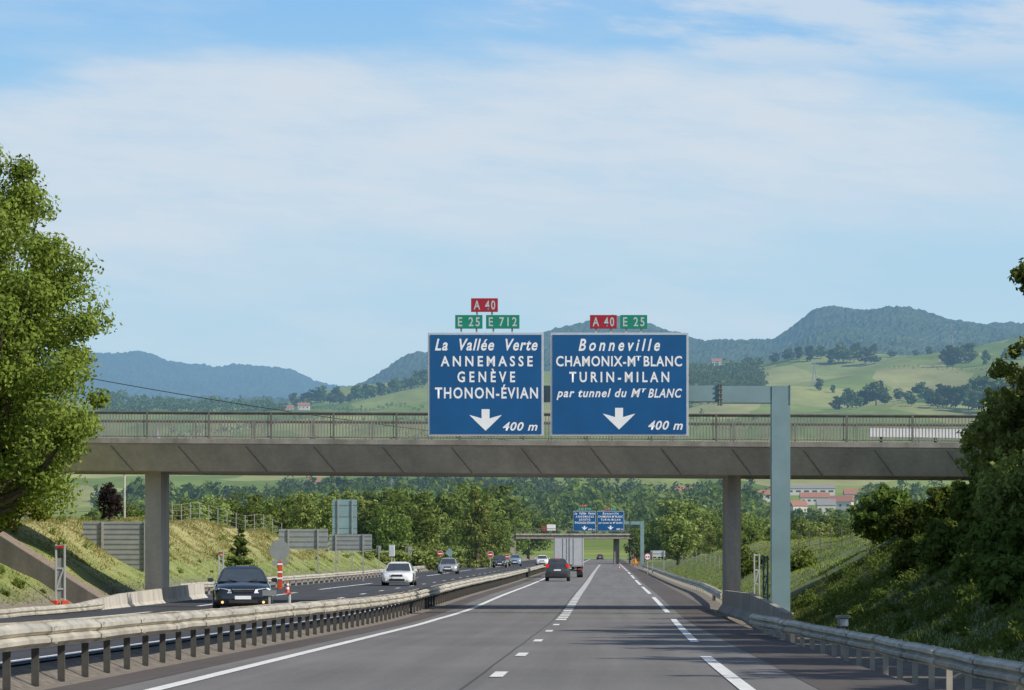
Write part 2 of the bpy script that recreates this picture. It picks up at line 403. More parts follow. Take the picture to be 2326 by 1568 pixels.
def leafq(rng,p,n,s):
    t=nrm(np.cross(n,rng.normal(size=n.shape))); b=np.cross(n,t)
    sz=(s*(.6+.8*rng.random(len(p))))[:,None]
    return np.stack([p+t*sz,p+b*sz*.55,p-t*sz,p-b*sz*.55],1).reshape(-1,3)
def quads(name,V,mat,parent=None):
    me=bpy.data.meshes.new(name); n=len(V)
    me.vertices.add(n); me.vertices.foreach_set('co',V.astype(np.float32).ravel())
    me.loops.add(n); me.loops.foreach_set('vertex_index',np.arange(n,dtype=np.int32))
    me.polygons.add(n//4); me.polygons.foreach_set('loop_start',np.arange(0,n,4,dtype=np.int32)); 
    try: me.polygons.foreach_set('loop_total',np.full(n//4,4,dtype=np.int32))
    except Exception: pass
    me.update(calc_edges=True); me.validate()
    return link(me,name,mat,parent)
def trunk_mb(rng,H,r,tips,top=.8):
    mb=MB(); bend=rng.normal(size=2)*H*.02
    pts=[(bend[0]*t,bend[1]*t,-.3+(H*top+.3)*t) for t in np.linspace(0,1,6)]
    mb.tube(pts,[r*1.2,r,r*.82,r*.62,r*.42,r*.15],7)
    for c in tips:
        t=min(.9,max(.2,(c[2]/H)*.65)); b=Vector((bend[0]*t,bend[1]*t,t*H*top)); e=Vector(c)
        mid=(b+e)/2+Vector((0,0,-.04*H))
        mb.tube([b,mid,e],[r*.4,r*.24,r*.06],5)
    return mb
def tree(name,label,cat,loc,kind,H,R,h0,nc,nl,s,mat,seed,group=None,r=None,rcf=.32,limbs=7,k0=1.2,k1=.7):
    rng=np.random.default_rng(seed); t=thing(name,label,cat,loc,0,group)
    V,c=crown_v(rng,kind,H,R,h0,nc,nl,s,rcf,k0,k1)
    trunk_mb(rng,H,r or H*.022,c[:limbs] if kind!='cone' else [],.8 if kind!='cone' else .97).build('trunk','bark',t)
    quads('crown',V,mat,t); return t
t=tree('tree','tall yellow-green leafy tree at the left edge overlapping the bridge end','tree',(-17.4,112,gzx(-17.4,112)-.2),'egg',15.0,4.15,1.3,400,280,.078,'leaf_y',11,r=.3,rcf=.17,limbs=60,k0=1.22,k1=.84)
t=tree('tree','lower bright leafy tree filling the gap under the tall left tree beside the deck','tree',(-17.9,117,gzx(-17.9,117)-.2),'round',7.6,2.6,.4,140,230,.08,'leaf_y',12,r=.14,rcf=.22,limbs=16)
t=tree('tree','leafy tree top standing at the left frame edge behind the tall left tree','tree',(-21,124,gzx(-21,124)-.2),'round',12.2,3.4,1,120,220,.1,'leaf_y',13,r=.2,rcf=.23,limbs=16)
def rt(px,Y,topy,R,mat,seed,name,label,kind='round',h0=.0,nc=90,nl=120,s=.085,rcf=.22,dz=-.2,limbs=16):
    X=(px-CX)/F*Y; z=gzx(X,Y)+dz; H=CZ+(HY-topy)/F*Y-z
    return tree(name,label,name.replace('_',' '),(X,Y,z),kind,H,R,h0,nc,nl,s,mat,seed,r=max(.04,H*.014),rcf=rcf,limbs=limbs)
rt(2332,84,755,1.7,'leaf_l',21,'shrub','tall light-topped leafy shrub rising at the right frame edge above the bank','egg',nc=190,nl=60,rcf=.15,limbs=60,s=.078)
rt(2262,100,872,1.35,'leaf_l',22,'shrub','loose light shrub in front of the right end of the bridge deck','egg',nc=150,nl=60,rcf=.16,limbs=50,s=.08)
rt(2165,104,1085,1.2,'leaf_m',23,'shrub','low shrub just left of the loose shrub below the deck',nc=110,nl=85,rcf=.18,s=.08)
rt(2012,141,1092,1.6,'leaf_s',24,'tree','dark small tree under the bridge deck beyond the right bank',nc=110,nl=100,s=.1,rcf=.19)
rt(2340,78,1000,1.5,'leaf_l',25,'shrub','broad shrub on the bank at the right frame edge',nc=130,nl=75,rcf=.18,s=.078)
rt(2250,92,1060,1.35,'leaf_m',26,'shrub','shrub halfway up the right bank under the deck end',nc=120,nl=80,rcf=.18,s=.08)
rt(2452,82,530,1.72,'leaf_m',27,'tree','tree at the right frame edge whose branch tips enter the sky',nc=150,nl=42,rcf=.14,h0=4.9,limbs=80,s=.075)
rt(2095,122,1135,1.4,'leaf_s',28,'shrub','dark shrub beneath the bridge between the small tree and the bank',nc=100,nl=90,rcf=.2)
rt(2160,90,1175,1.1,'leaf_s',29,'shrub','low shrub below the one halfway up the right bank',nc=90,nl=85,rcf=.2,h0=-.3)
rt(2265,76,1160,1.15,'leaf_s',30,'shrub','shrub spilling down the right bank left of the broad one',nc=90,nl=85,rcf=.2,h0=-.3)
rt(2325,66,1225,.95,'leaf_s',31,'shrub','nearest low shrub on the right bank at the frame edge',nc=80,nl=85,rcf=.2,h0=-.3)
rt(2070,100,1222,.8,'leaf_s',32,'shrub','leftmost low shrub creeping down the right bank',nc=70,nl=80,rcf=.22,h0=-.3)
tp=None
for x_,y_,h_ in ((16.5,34,4.4),(16.2,42,5),(16.2,50,5.5),(16.2,58,6),(16.6,65,6.8),(17.2,72,7.2),(18.2,79,7.0),(19.4,87,6.8),(20.6,96,6.8),(21.6,105,7)):
    if tp is None:
        tp=tree('tree','leafy tree in the row on top of the right bank','tree',(x_,y_,gzx(x_,y_)-.2),'round',6.0,3.7,-.2,60,70,.32,'leaf_m',41,'trees along the top of the right bank',rcf=.3); tp.scale=(1,1,h_/6)
    else: dup(tp,(x_,y_,gzx(x_,y_)-.2),random.random()*6,(1,1,h_/6))
protos={}
def proto(key,kind,H,R,h0,nc,nl,s,mat,seed,rcf=.34):
    t=tree('tree' if kind!='cone' else 'conifer_tree','x','tree',(0,-50,0),kind,H,R,h0,nc,nl,s,mat,seed,rcf=rcf,limbs=5); protos[key]=[t,H,False]
proto('broad','round',10,4.6,.2,66,42,.30,'leaf_m',31,.25)
proto('broadl','round',10,4.2,.1,66,42,.29,'leaf_l',32,.24)
proto('oval','egg',12,3.3,.1,66,42,.28,'leaf_l',33,.26)
proto('ovald','egg',12,3.4,.1,66,42,.29,'leaf_m',34,.27)
proto('poplar','egg',15,2.1,.1,60,42,.30,'leaf_m',35,.36)
proto('cone','cone',10,2.6,.2,60,45,.25,'leaf_d',36)
proto('dark','round',9,4.2,.1,54,44,.31,'leaf_d',37,.26)
proto('purple','egg',6,2.,.3,36,60,.22,'leaf_p',38)
proto('bush','round',3,2.,-.6,30,45,.2,'leaf_l',39)
proto('bushd','round',3,2.,-.6,30,45,.2,'leaf_m',40)
def put(key,px,Y,hpx,label,group,z=None,name=None,wide=1.,cat=None,topy=None,far=False):
    p=protos[key]; X=(px-CX)/F*Y
    if z is None: z=(float(far_z(X,Y)) if far else gzx(X,Y))-.1
    H=hpx*Y/F if topy is None else CZ+(HY-topy)/F*Y-z
    sc=H/p[1]; rz=random.random()*6.28
    if not p[2]:
        t=p[0]; t.location=(X,Y,z); t.rotation_euler=(0,0,rz); t.scale=(sc*wide,sc*wide,sc); t['label']=label
        if group: t['group']=group
        p[2]=True
    else: t=dup(p[0],(X,Y,z),rz,(sc*wide,sc*wide,sc),label,group)
    if not group and 'group' in t: del t['group']
    if name: t.name=name
    if cat: t['category']=cat
    return t
put('purple',250,175,0,'dark purple-leaved tree behind the left bank by the leafy tree',None,topy=1092,wide=.95)
put('cone',545,185,0,'small dark conifer on the dry grass slope left of the blank sign backs',None,topy=1180,name='conifer_tree',wide=1.35)
put('broad',560,330,0,'rounded dense tree behind the fence above the dry slope',None,topy=1108,wide=1.15)
put('broadl',480,300,0,'spreading green tree left of the rounded dense tree behind the fence',None,topy=1118,wide=1.1)
put('broad',640,340,0,'bushy tree right of the rounded dense tree behind the fence',None,topy=1118,wide=1.)
put('oval',742,270,0,'pale airy tree beside the tall blank sign back',None,topy=1112,wide=.95)
put('oval',690,300,0,'pale airy tree left of the one beside the tall blank sign back',None,topy=1106,wide=.95)
put('broadl',1540,380,0,'round yellow-green tree right of the distant sign gantry post',None,topy=1158,wide=1.25)
put('bushd',1812,165,0,'rounded bush between the bridge pier and the wire fence',None,topy=1235,name='bush',cat='bush')
put('bushd',1700,190,0,'bush just right of the bridge pier above the gate frames',None,topy=1235,name='bush',cat='bush')
put('oval',1085,430,0,'tall pointed pale tree standing highest in the centre treeline',None,topy=1088,wide=.85)
put('broadl',405,290,0,'yellowish tree just right of the left pier behind the fence',None,topy=1140)
put('broad',330,270,0,'wide tree partly hidden by the left pier behind the dry slope',None,topy=1138,wide=1.2)
env=tab([(230,1135),(420,1128),(560,1128),(640,1120),(700,1106),(780,1100),(850,1102),(950,1094),(1050,1092),(1100,1090),(1150,1102),(1230,1116),(1300,1126),(1420,1112),(1500,1118),(1600,1140),(1700,1156),(1950,1158),(2000,1134),(2300,1110)])
rnd=random.Random(5)
G1='leafy trees in the treeline left of the motorway'; G2='leafy trees in the treeline right of the motorway'
L1='leafy tree in the green treeline between the left slope and the distant bridge'
L2='leafy tree in the green treeline right of the distant sign gantry'
def okc(px,Y):
    o=(px-CX)/F*Y-float(xc(Y)); return o<-23 or o>14
for Y0,step,drop in ((330,44,38),(420,33,22),(540,27,10),(700,25,0)):
    px=230+rnd.random()*20
    while px<2150:
        Y=Y0*(1+rnd.uniform(-.1,.1))
        if okc(px,Y) and not (px<600 and Y0<500) and not(1440<px<1640 and Y0<400) and not (1290<px<1500 and Y<640) and not (700<px<900 and Y0<400):
            key=rnd.choice(['broad','ovald','oval','ovald','oval','broad','poplar','dark','broadl','dark'])
            left=px<1330
            extra=0 if px<1600 else drop*.4
            put(key,px,Y,0,L1 if left else L2,G1 if left else G2,topy=float(env(px))+drop+extra+rnd.choice([-12,-4,6,18,34])*(0.4 if px>1680 else 1)+rnd.uniform(-5,6),wide=rnd.uniform(.9,1.35))
        px+=step*rnd.uniform(.7,1.3)
GB='bright bushes along the left verge'
for px,Y,tp_ in ((835,300,1248),(870,310,1242),(905,330,1244),(940,340,1236),(985,360,1258),(790,280,1258),(1010,380,1266),(1035,420,1258),(1070,430,1262),(1095,440,1255),(1130,470,1250),(920,380,1225),(960,400,1228),(1000,420,1232),(1045,450,1235)):
    put('bush',px,Y,0,'bright green bush on the left verge near the distant no-entry signs',GB,topy=tp_,name='bush',cat='bush',wide=1.4)
GS='shrubs at the foot of the left bank'
for px,Y,tp_ in ((40,116,1310),(-5,117,1280),(95,119,1335),(10,112,1335)):
    put('bushd',px,Y,0,'leafy shrub at the foot of the left bank beneath the tall tree',GS,topy=tp_,name='shrub',cat='shrub')
proto('far','round',14,7,.0,26,22,1.25,'leaf_h',51,.36)
proto('fard','round',14,6.5,.0,26,22,1.2,'leaf_h',52,.36)
proto('farp','egg',20,3.4,.0,26,22,1.1,'leaf_h',53,.45)
def hill(px,py,h,key,label,group,wide=1.):
    Y=Yat(px,py); return put(key,px,Y,h,label,group,wide=wide,far=True)
GL='trees along the field crest left of the signs'
for px in range(665,968,11):
    hill(px+rnd.uniform(-5,5),float(Cc(px))+rnd.uniform(6,20),rnd.uniform(20,42),rnd.choice(['far','fard']),'small distant tree along the crest of the field left of the blue signs',GL)
GR='scattered trees in the hillside fields right of the signs'
LR='small distant tree in the green hillside fields right of the blue signs'
for px,py,h in ((1862,902,30),(1892,902,20),(1925,930,48),(1955,932,40),(1990,932,62),(1972,885,22),(2040,915,34),(2062,918,28),(2090,912,42),(2140,915,40),(2110,920,34),(2165,838,52),(2150,835,40),(2200,828,48),(2180,830,40),(2240,835,36),(2290,815,30),(2320,812,40),(2026,805,20),(2080,798,18),(2110,796,22),(1985,800,26),(2010,938,30),(1760,838,30),(1790,835,32),(1815,832,30),(1840,834,38),(1865,830,34),(1890,833,34),(1915,832,48),(1940,830,42),(1965,832,44),(1985,832,30),(1910,806,28),(1945,806,26),(2170,940,50),(2200,945,70),(2230,940,80),(2260,945,84),(2300,945,84),(2130,945,40),(2150,940,50),(1905,940,34),(1945,945,40),(2070,945,30)):
    hill(px,py,h,rnd.choice(['far','fard']),LR,GR,rnd.uniform(.85,1.3))
GP='poplars on the valley floor below the deck'
for px,py,h in ((745,1140,50),(757,1140,56),(770,1142,58),(783,1142,52),(798,1142,44),(735,1140,40)):
    hill(px,py,h,'farp','slender dark tree in the row seen under the left half of the deck',GP)
def woodland(name,label,pts,mat,seed,nq=60):
    rng=np.random.default_rng(seed); out=[]
    for px,py,h in pts:
        if 1735<px<1965:
            if py<1160: continue
            h=min(h,py-1158)
            if h<6: continue
        Y=Yat(px,py); X=(px-CX)/F*Y; z=float(far_z(X,Y)); Hm=h*Y/F
        V,_=crown_v(rng,'round',Hm,Hm*rng.uniform(.36,.66),-.1*Hm,10,nq//10,Hm*.10,.42)
        out.append(V+np.array([X,Y,z]))
    o=quads(name,np.concatenate(out),mat); tag(o,label,'woodland',kind='stuff'); return o
def woodland_free(*a,**k): return woodland(*a,**k)
U_=rnd.uniform
pts=[(U_(225,650),U_(926,948),U_(18,34)) for _ in range(260)]
woodland('woodland','dark band of trees on the valley edge at left above the railing',pts,'leaf_h',61)
pts=[(U_(1565,1734),U_(838,890),U_(20,34)) for _ in range(210)]+[(U_(1565,1680),U_(880,925),U_(18,30)) for _ in range(50)]
woodland('woodland','wood on the hillside immediately right of the right blue sign',pts,'leaf_d',62)
pts=[(U_(640,1500),U_(1112,1160),U_(20,42)) for _ in range(380)]+[(U_(220,640),U_(1135,1165),U_(22,44)) for _ in range(110)]+[(U_(1500,2150),U_(1118,1165),U_(20,42)) for _ in range(210)]+[(U_(900,1450),U_(1085,1112),U_(14,28)) for _ in range(130)]
woodland('woodland','broad band of trees on the valley floor seen under the deck',pts,'leaf_h',63,90)
pts=[(U_(220,2250),U_(1165,1225),U_(42,84)) for _ in range(260)]
woodland('woodland','nearer wooded strip beyond the treeline on both sides of the road',pts,'leaf_m',64,190)
pts=[(U_(220,2250),U_(1155,1225),U_(38,78)) for _ in range(300)]
woodland('woodland','darker trees mixed through the nearer wooded strip beyond the treeline',pts,'leaf_d',66,190)
pts=[(px+U_(-8,8),1005+U_(-6,6)+20*math.sin(px*.01),U_(10,26)) for px in range(230,970,9)]+[(px,975+U_(-5,5),U_(8,18)) for px in range(500,970,13)]+[(px,955+U_(-8,12),U_(8,22)) for px in range(1570,1734,12)]
pts+=[(px,868+.012*(px-1800)+U_(-2,2),U_(5,11)) for px in range(1968,2330,9)]+[(px,845+U_(-2,2),U_(4,9)) for px in range(2020,2330,11)]+[(px,905-.05*(px-660)+U_(-2,2),U_(5,10)) for px in range(690,970,10)]+[(px,930+U_(-4,3),U_(8,16)) for px in range(640,970,10)]
woodland('woodland','hedgerow lines crossing the valley fields behind the bridge railing',pts,'leaf_h',65,50)
def blades(name,label,n,of,yf,mat,h,w,seed):
    rng=np.random.default_rng(seed); o=of(rng,n); Y=yf(rng,n); X=xc(Y)+o; Z=gz(o,Y)
    cl=.5+.8*(np.sin(o*2.1+Y*1.3)*np.sin(o*.8-Y*.7)*.5+.5)
    hh=h*cl*(.4+rng.random(n)); a=rng.random(n)*6.283; p=np.stack([X,Y,Z-.02],1)
    d=np.stack([np.cos(a),np.sin(a),a*0],1)*w; l=rng.normal(size=(n,3))*.5*hh[:,None]; l[:,2]=hh
    V=np.stack([p-d,p+d,p+l+d*.15,p+l-d*.15],1).reshape(-1,3)
    ob=quads(name,V,mat); tag(ob,label,'grass',kind='stuff'); return ob
blades('grass','shaded green grass on the right bank beside the motorway',60000,lambda r,n:7.8+12*r.random(n)**1.3,lambda r,n:38+92*r.random(n),'grass_shade',.12,.022,71)
blades('grass','green grass on the left banks beside the opposite road',50000,lambda r,n:-17.8-10*r.random(n),lambda r,n:100+200*r.random(n)**1.4,'grass_g',.08,.026,72)
blades('dry_grass','dry straw-coloured grass on the upper left slope beyond the bridge',45000,lambda r,n:-19.8-8*r.random(n),lambda r,n:138+130*r.random(n),'grass_t',.12,.026,73)
blades('grass','sunlit grass on the right slope beyond the bridge',40000,lambda r,n:7.6+12*r.random(n),lambda r,n:140+220*r.random(n)**1.3,'grass_g',.10,.03,74)
def weeds(name,label,n,of,yf,mat,seed,hh=.5):
    rng=np.random.default_rng(seed); out=[]
    for i in range(n):
        o=of(rng); Y=yf(rng); z=float(gz(o,Y)); X=float(xc(Y))+o; h=hh*(.5+rng.random())
        V,_=crown_v(rng,'round',h,h*.8,-.1,6,16,.05,.5); out.append(V+np.array([X,Y,z]))
    ob=quads(name,np.concatenate(out),mat); tag(ob,label,'undergrowth',kind='stuff')
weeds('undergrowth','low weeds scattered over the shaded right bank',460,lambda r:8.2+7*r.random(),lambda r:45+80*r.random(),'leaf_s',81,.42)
weeds('undergrowth','low green weeds scattered over the left bank beyond the pier',70,lambda r:-18-7*r.random(),lambda r:105+190*r.random(),'leaf_m',82,.34)
# ---------------------------------------------------------------- guard rails
PROF=[(0,-.31),(.0,-.29),(.075,-.25),(.08,-.20),(.01,-.155),(.08,-.11),(.075,-.06),(.0,-.02),(0,0)]
def beam(pts,side,off,parent,name='rail'):
    mb=MB(); n=len(PROF); vs=[];fs=[]; rj=random.Random(len(pts))
    for i,(x,y,z) in enumerate(pts):
        a=Vector(pts[min(i+1,len(pts)-1)][:2])-Vector(pts[max(i-1,0)][:2]); a.normalize()
        nx,ny=(a.y*side,-a.x*side); j=rj.uniform(-.012,.012); jo=rj.uniform(-.012,.012)
        for (d,h) in PROF: vs.append((x+nx*(off+d+jo),y+ny*(off+d+jo),z+h+j))
        if i:
            for k in range(n-1): fs.append(((i-1)*n+k,(i-1)*n+k+1,i*n+k+1,i*n+k))
    mb.add(vs,fs)
    for i in range(1,len(pts)-1,2):
        x,y,z=pts[i]; a=Vector(pts[i+1][:2])-Vector(pts[i-1][:2]); a.normalize(); nx,ny=(a.y*side,-a.x*side)
        vs2=[];fs2=[]
        for q,s_ in enumerate((-.16,.16)):
            for k,(d,h) in enumerate(PROF):
                b=vs[i*n+k]; vs2.append((b[0]+a.x*s_+nx*.012,b[1]+a.y*s_+ny*.012,b[2]))
        for k in range(n-1): fs2.append((k,k+1,n+k+1,n+k))
        mb.add(vs2,fs2)
        for h in (-.06,-.25): mb.box(x+nx*(off+.1),y+ny*(off+.1),z+h,.03,.03,.03)
    return mb.build(name,'steel',parent)
def gpath(kn,step=2.):
    kn=sorted(kn,key=lambda p:p[1]); ys=np.arange(kn[0][1],kn[-1][1]+.01,step); a=np.array(kn)
    return [(float(np.interp(y,a[:,1],a[:,0])),float(y),float(np.interp(y,a[:,1],a[:,2]))) for y in ys]
def guard(label,path,side,sp,plen,both=False,maxp=100):
    t=thing('guard_rail',label,'guard rail',(0,0,0))
    beam(path,side,.16,t)
    if both: beam(path,-side,.16,t)
    a=np.array(path); y=path[0][1]; k=0; rest=MB()
    pm_=MB().box(0,0,-plen/2-.03,.09,.06,plen); pm_=pm_.box(0,0,-.155,.34 if both else .3,.07,.2)
    post=None
    while y<path[-1][1]:
        x=float(np.interp(y,a[:,1],a[:,0])); z=float(np.interp(y,a[:,1],a[:,2]))
        if k<maxp:
            if post is None: post=pm_.build('post','steel_d' if both else 'steel',t); post.location=(x,y,z)
            else:
                c=post.copy(); COL.objects.link(c); c.parent=t; c.location=(x,y,z)
        else: rest.box(x,y,z-plen/2-.03,.09,.06,plen)
        k+=1; y+=sp
    if rest.v: o=rest.build('post','steel_d',t); o['kind']='stuff'
    return t
med=[(float(xc(y))-5.6,y,float(zr(y))+.78) for y in list(range(24,120,2))+list(range(120,430,4))]
guard('long double-sided steel guard rail along the median beside the left edge line',med,1,2.0,.78,True)
guard('near steel guard rail curving along the right shoulder at lower right',gpath([(5.98,82,CZ-1.10),(6.38,60,CZ-1.145),(6.5,43,CZ-1.18),(6.7,24,CZ-1.22)]),-1,2.0,.8)
far_r=[(float(xc(y))+np.interp(y,[134,180,300,420],[6.2,6.6,6.2,6.0]),y,float(zr(y))+.55) for y in range(136,430,4)]
guard('long steel guard rail along the right verge beyond the bridge pier',far_r,-1,4,.7)
guard('short rusty-beige guard rail end at the left edge below the concrete wall',gpath([(-15.1,92,CZ-1.19),(-14.75,98,CZ-1.18),(-13.9,115,CZ-1.12)]),1,2,.6)
guard('steel guard rail along the outer edge of the opposite road past the dark car',[(float(xc(y))-17.1,y,float(zr(y))+.8) for y in range(146,345,4)],1,4,.7)
# ---------------------------------------------------------------- bridge
def bY(s): return 130-(s+16.4)*.15
def bZ(s): return CZ+4.985-.0113*(s+16.4)
def bp(s,d,h): return (s+d*.15,bY(s)+d,bZ(s)+h)
br=thing('bridge','grey-beige concrete road bridge crossing over the motorway behind the blue signs','bridge',(0,0,0))
def sweep(prof,s0,s1,name,mat,parent,step=2.):
    ss_=np.linspace(s0,s1,int((s1-s0)/step)+2); n=len(prof); mb=MB(); vs=[];fs=[]
    for i,s in enumerate(ss_):
        vs+=[bp(s,d,h) for d,h in prof]
        if i:
            for k in range(n): fs.append(((i-1)*n+k,(i-1)*n+(k+1)%n,i*n+(k+1)%n,i*n+k))
    fs.append(tuple(range(n))); fs.append(tuple(range(len(vs)-n,len(vs))))
    mb.add(vs,fs); return mb.build(name,mat,parent)
sweep([(.10,-.2),(.12,-.28),(.90,-1.22),(6.9,-1.22),(7.9,-.28),(7.9,-.2),(7.9,-.06),(.10,-.06)],-27,27,'deck','concrete',br)
sweep([(0,0),(0,-.19),(.34,-.19),(.34,0)],-27,27,'kerb','concrete_m',br)
sweep([(7.66,0),(7.66,-.19),(8,-.19),(8,0)],-27,27,'kerb','concrete_m',br)
for k in range(-9,11):
    s=k*2.62+.3
    p=[Vector(bp(s,.10,-.285)),Vector(bp(s+.03,.10,-.285)),Vector(bp(s+.70,.88,-1.23)),Vector(bp(s+.67,.88,-1.23))]
    q=[v+Vector((0,-.010,-.008)) for v in p]; MB().add(p+q,[(4,5,6,7),(0,1,5,4),(1,2,6,5),(2,3,7,6),(3,0,4,7)]).build('deck_joint','joint',br)
for s,w in ((-14.42,.62),(7.98,.5)):
    pr=MB(); g=float(zr(133))-.6; x0,y0,z0=bp(s,3.0,-1.21)
    pr.box(x0,y0+.8,(g+z0)/2,w,3.2,z0-g); pr.build('pier','concrete' if s<0 else 'concrete_l',br)
def railing(label,d,s0,s1):
    t=thing('railing',label,'railing',(0,0,0)); L=2.4; s=s0
    while s<s1:
        pn=MB(); nb=20
        for i in range(1,nb):
            q=s+L*i/nb; x,y,_=bp(q,d,0); z=bZ(q); pn.box(x,y,z+.5,.034,.03,.88)
        for h in (.08,.94):
            a=Vector(bp(s,d,h)); b=Vector(bp(s+L,d,h)); pn.tube([a,b],.024,4)
        pn.build('panel','railbar',t)
        x,y,z=bp(s,d,0); MB().box(x,y,z+.5,.08,.08,1.0).build('post','railing',t); s+=L
    MB().tube([bp(s0,d,1.0),bp((s0+s1)/2,d,1.0),bp(s,d,1.0)],.04,6).build('handrail','railing',t)
railing('near-side steel railing with thin vertical bars on the bridge deck',.16,-26,26)
railing('far-side steel railing seen through the near one on the bridge deck',7.84,-26,26)
t=thing('guard_rail','pale guard beam on the bridge deck at right behind the railing','guard rail',(0,0,0))
bb=MB()
a=bp(13.2,1.3,.42); b=bp(20,1.3,.36); bb.add([Vector(a)+Vector((0,0,-.16)),Vector(b)+Vector((0,0,-.16)),Vector(b)+Vector((0,0,.16)),Vector(a)+Vector((0,0,.16)),Vector(a)+Vector((0,.06,-.16)),Vector(b)+Vector((0,.06,-.16)),Vector(b)+Vector((0,.06,.16)),Vector(a)+Vector((0,.06,.16))],[(0,1,2,3),(4,7,6,5),(0,4,5,1),(1,5,6,2),(2,6,7,3),(3,7,4,0)])
bb.build('rail','signwhite',t)
for s in (13.6,15.6,17.6,19.6):
    x,y,z=bp(s,1.45,0); MB().box(x,y,z+.2,.1,.08,.55).build('post','steel_d',t)
def jersey(label,pts,mat='concrete_l'):
    pr=[(-.3,0),(-.3,.1),(-.12,.38),(-.08,1),(.08,1),(.12,.38),(.3,.1),(.3,0)]; vs=[];fs=[]; n=len(pr)
    for i,(x,y,z,h) in enumerate(pts):
        a=Vector(pts[min(i+1,len(pts)-1)][:2])-Vector(pts[max(i-1,0)][:2]); a.normalize()
        for d,k in pr: vs.append((x+a.y*d,y-a.x*d,z+k*h))
        if i:
            for k in range(n): fs.append(((i-1)*n+k,(i-1)*n+(k+1)%n,i*n+(k+1)%n,i*n+k))
    fs.append(tuple(range(n))); fs.append(tuple(range(len(vs)-n,len(vs))))
    mb=MB(); mb.add(vs,fs); o=mb.build('concrete_barrier',mat); tag(o,label,'concrete barrier'); return o
jersey('sloped concrete barrier in front of the right bridge pier and gantry post',[(7.35,90,CZ-2.05,.85),(7.55,98,CZ-1.95,.9),(7.9,112,CZ-1.75,.9),(8.05,128,CZ-1.7,.85)],'concrete_m')
jersey('low sloped concrete wall at the foot of the left bank around the left pier',[(-14.5,103,CZ-1.75,.35),(-14.35,110,CZ-1.72,.5),(-14.1,122,CZ-1.55,.62),(-13.6,134,CZ-1.5,.72),(-13.35,146,CZ-1.4,.75)])
w=MB().prism([(0,0),(8,0),(8,.5),(0,.42)],0,.25); o=w.build('concrete_wall','concrete_d'); o.location=(9.0,152,CZ-1.55); tag(o,'low dark concrete wall on the right verge behind the gantry post','wall')
# ---------------------------------------------------------------- signs
PXM=118/F
def text_mesh(s,x0,x1,y0,y1,shear=0,off=.02,sp=1.):
    cu=bpy.data.curves.new('t','FONT'); cu.body=s; cu.shear=shear; cu.offset=off; cu.space_character=sp; cu.resolution_u=3
    ob=bpy.data.objects.new('t',cu); COL.objects.link(ob); bpy.context.view_layer.update()
    dg=bpy.context.evaluated_depsgraph_get(); me=bpy.data.meshes.new_from_object(ob.evaluated_get(dg))
    bpy.data.objects.remove(ob)
    n=len(me.vertices); co=np.zeros(n*3); me.vertices.foreach_get('co',co); co=co.reshape(-1,3)
    mn=co.min(0); mx=co.max(0)
    X=x0+(co[:,0]-mn[0])/(mx[0]-mn[0])*(x1-x0); Z=y1+(co[:,1]-mn[1])/(mx[1]-mn[1])*(y0-y1)
    return me,X,Z
class Board:
    def __init__(s,name,label,cat,x0,x1,y0,y1,group=None):
        s.cx=(x0+x1)/2; s.cy=(y0+y1)/2
        p=W(s.cx,s.cy,118); s.t=thing(name,label,cat,p,0,group)
    def c(s,x,y): return ((x-s.cx)*PXM,(s.cy-y)*PXM)
    def rect(s,name,x0,x1,y0,y1,mat,yf,yb,bev=0):
        a=s.c(x0,y1); b=s.c(x1,y0)
        return MB().box((a[0]+b[0])/2,(yf+yb)/2,(a[1]+b[1])/2,b[0]-a[0],yb-yf,b[1]-a[1]).build(name,mat,s.t,bevel=bev)
    def text(s,st,x0,x1,y0,y1,mat='signwhite',shear=0,off=.022,sp=1.05):
        me,X,Z=text_mesh(st,x0,x1,y0,y1,shear,off,sp)
        co=np.stack([(X-s.cx)*PXM,np.full(len(X),-.056),(s.cy-Z)*PXM],1); me.vertices.foreach_set('co',co.ravel()); me.update(); me.materials.clear()
        return link(me,'lettering',mat,s.t)
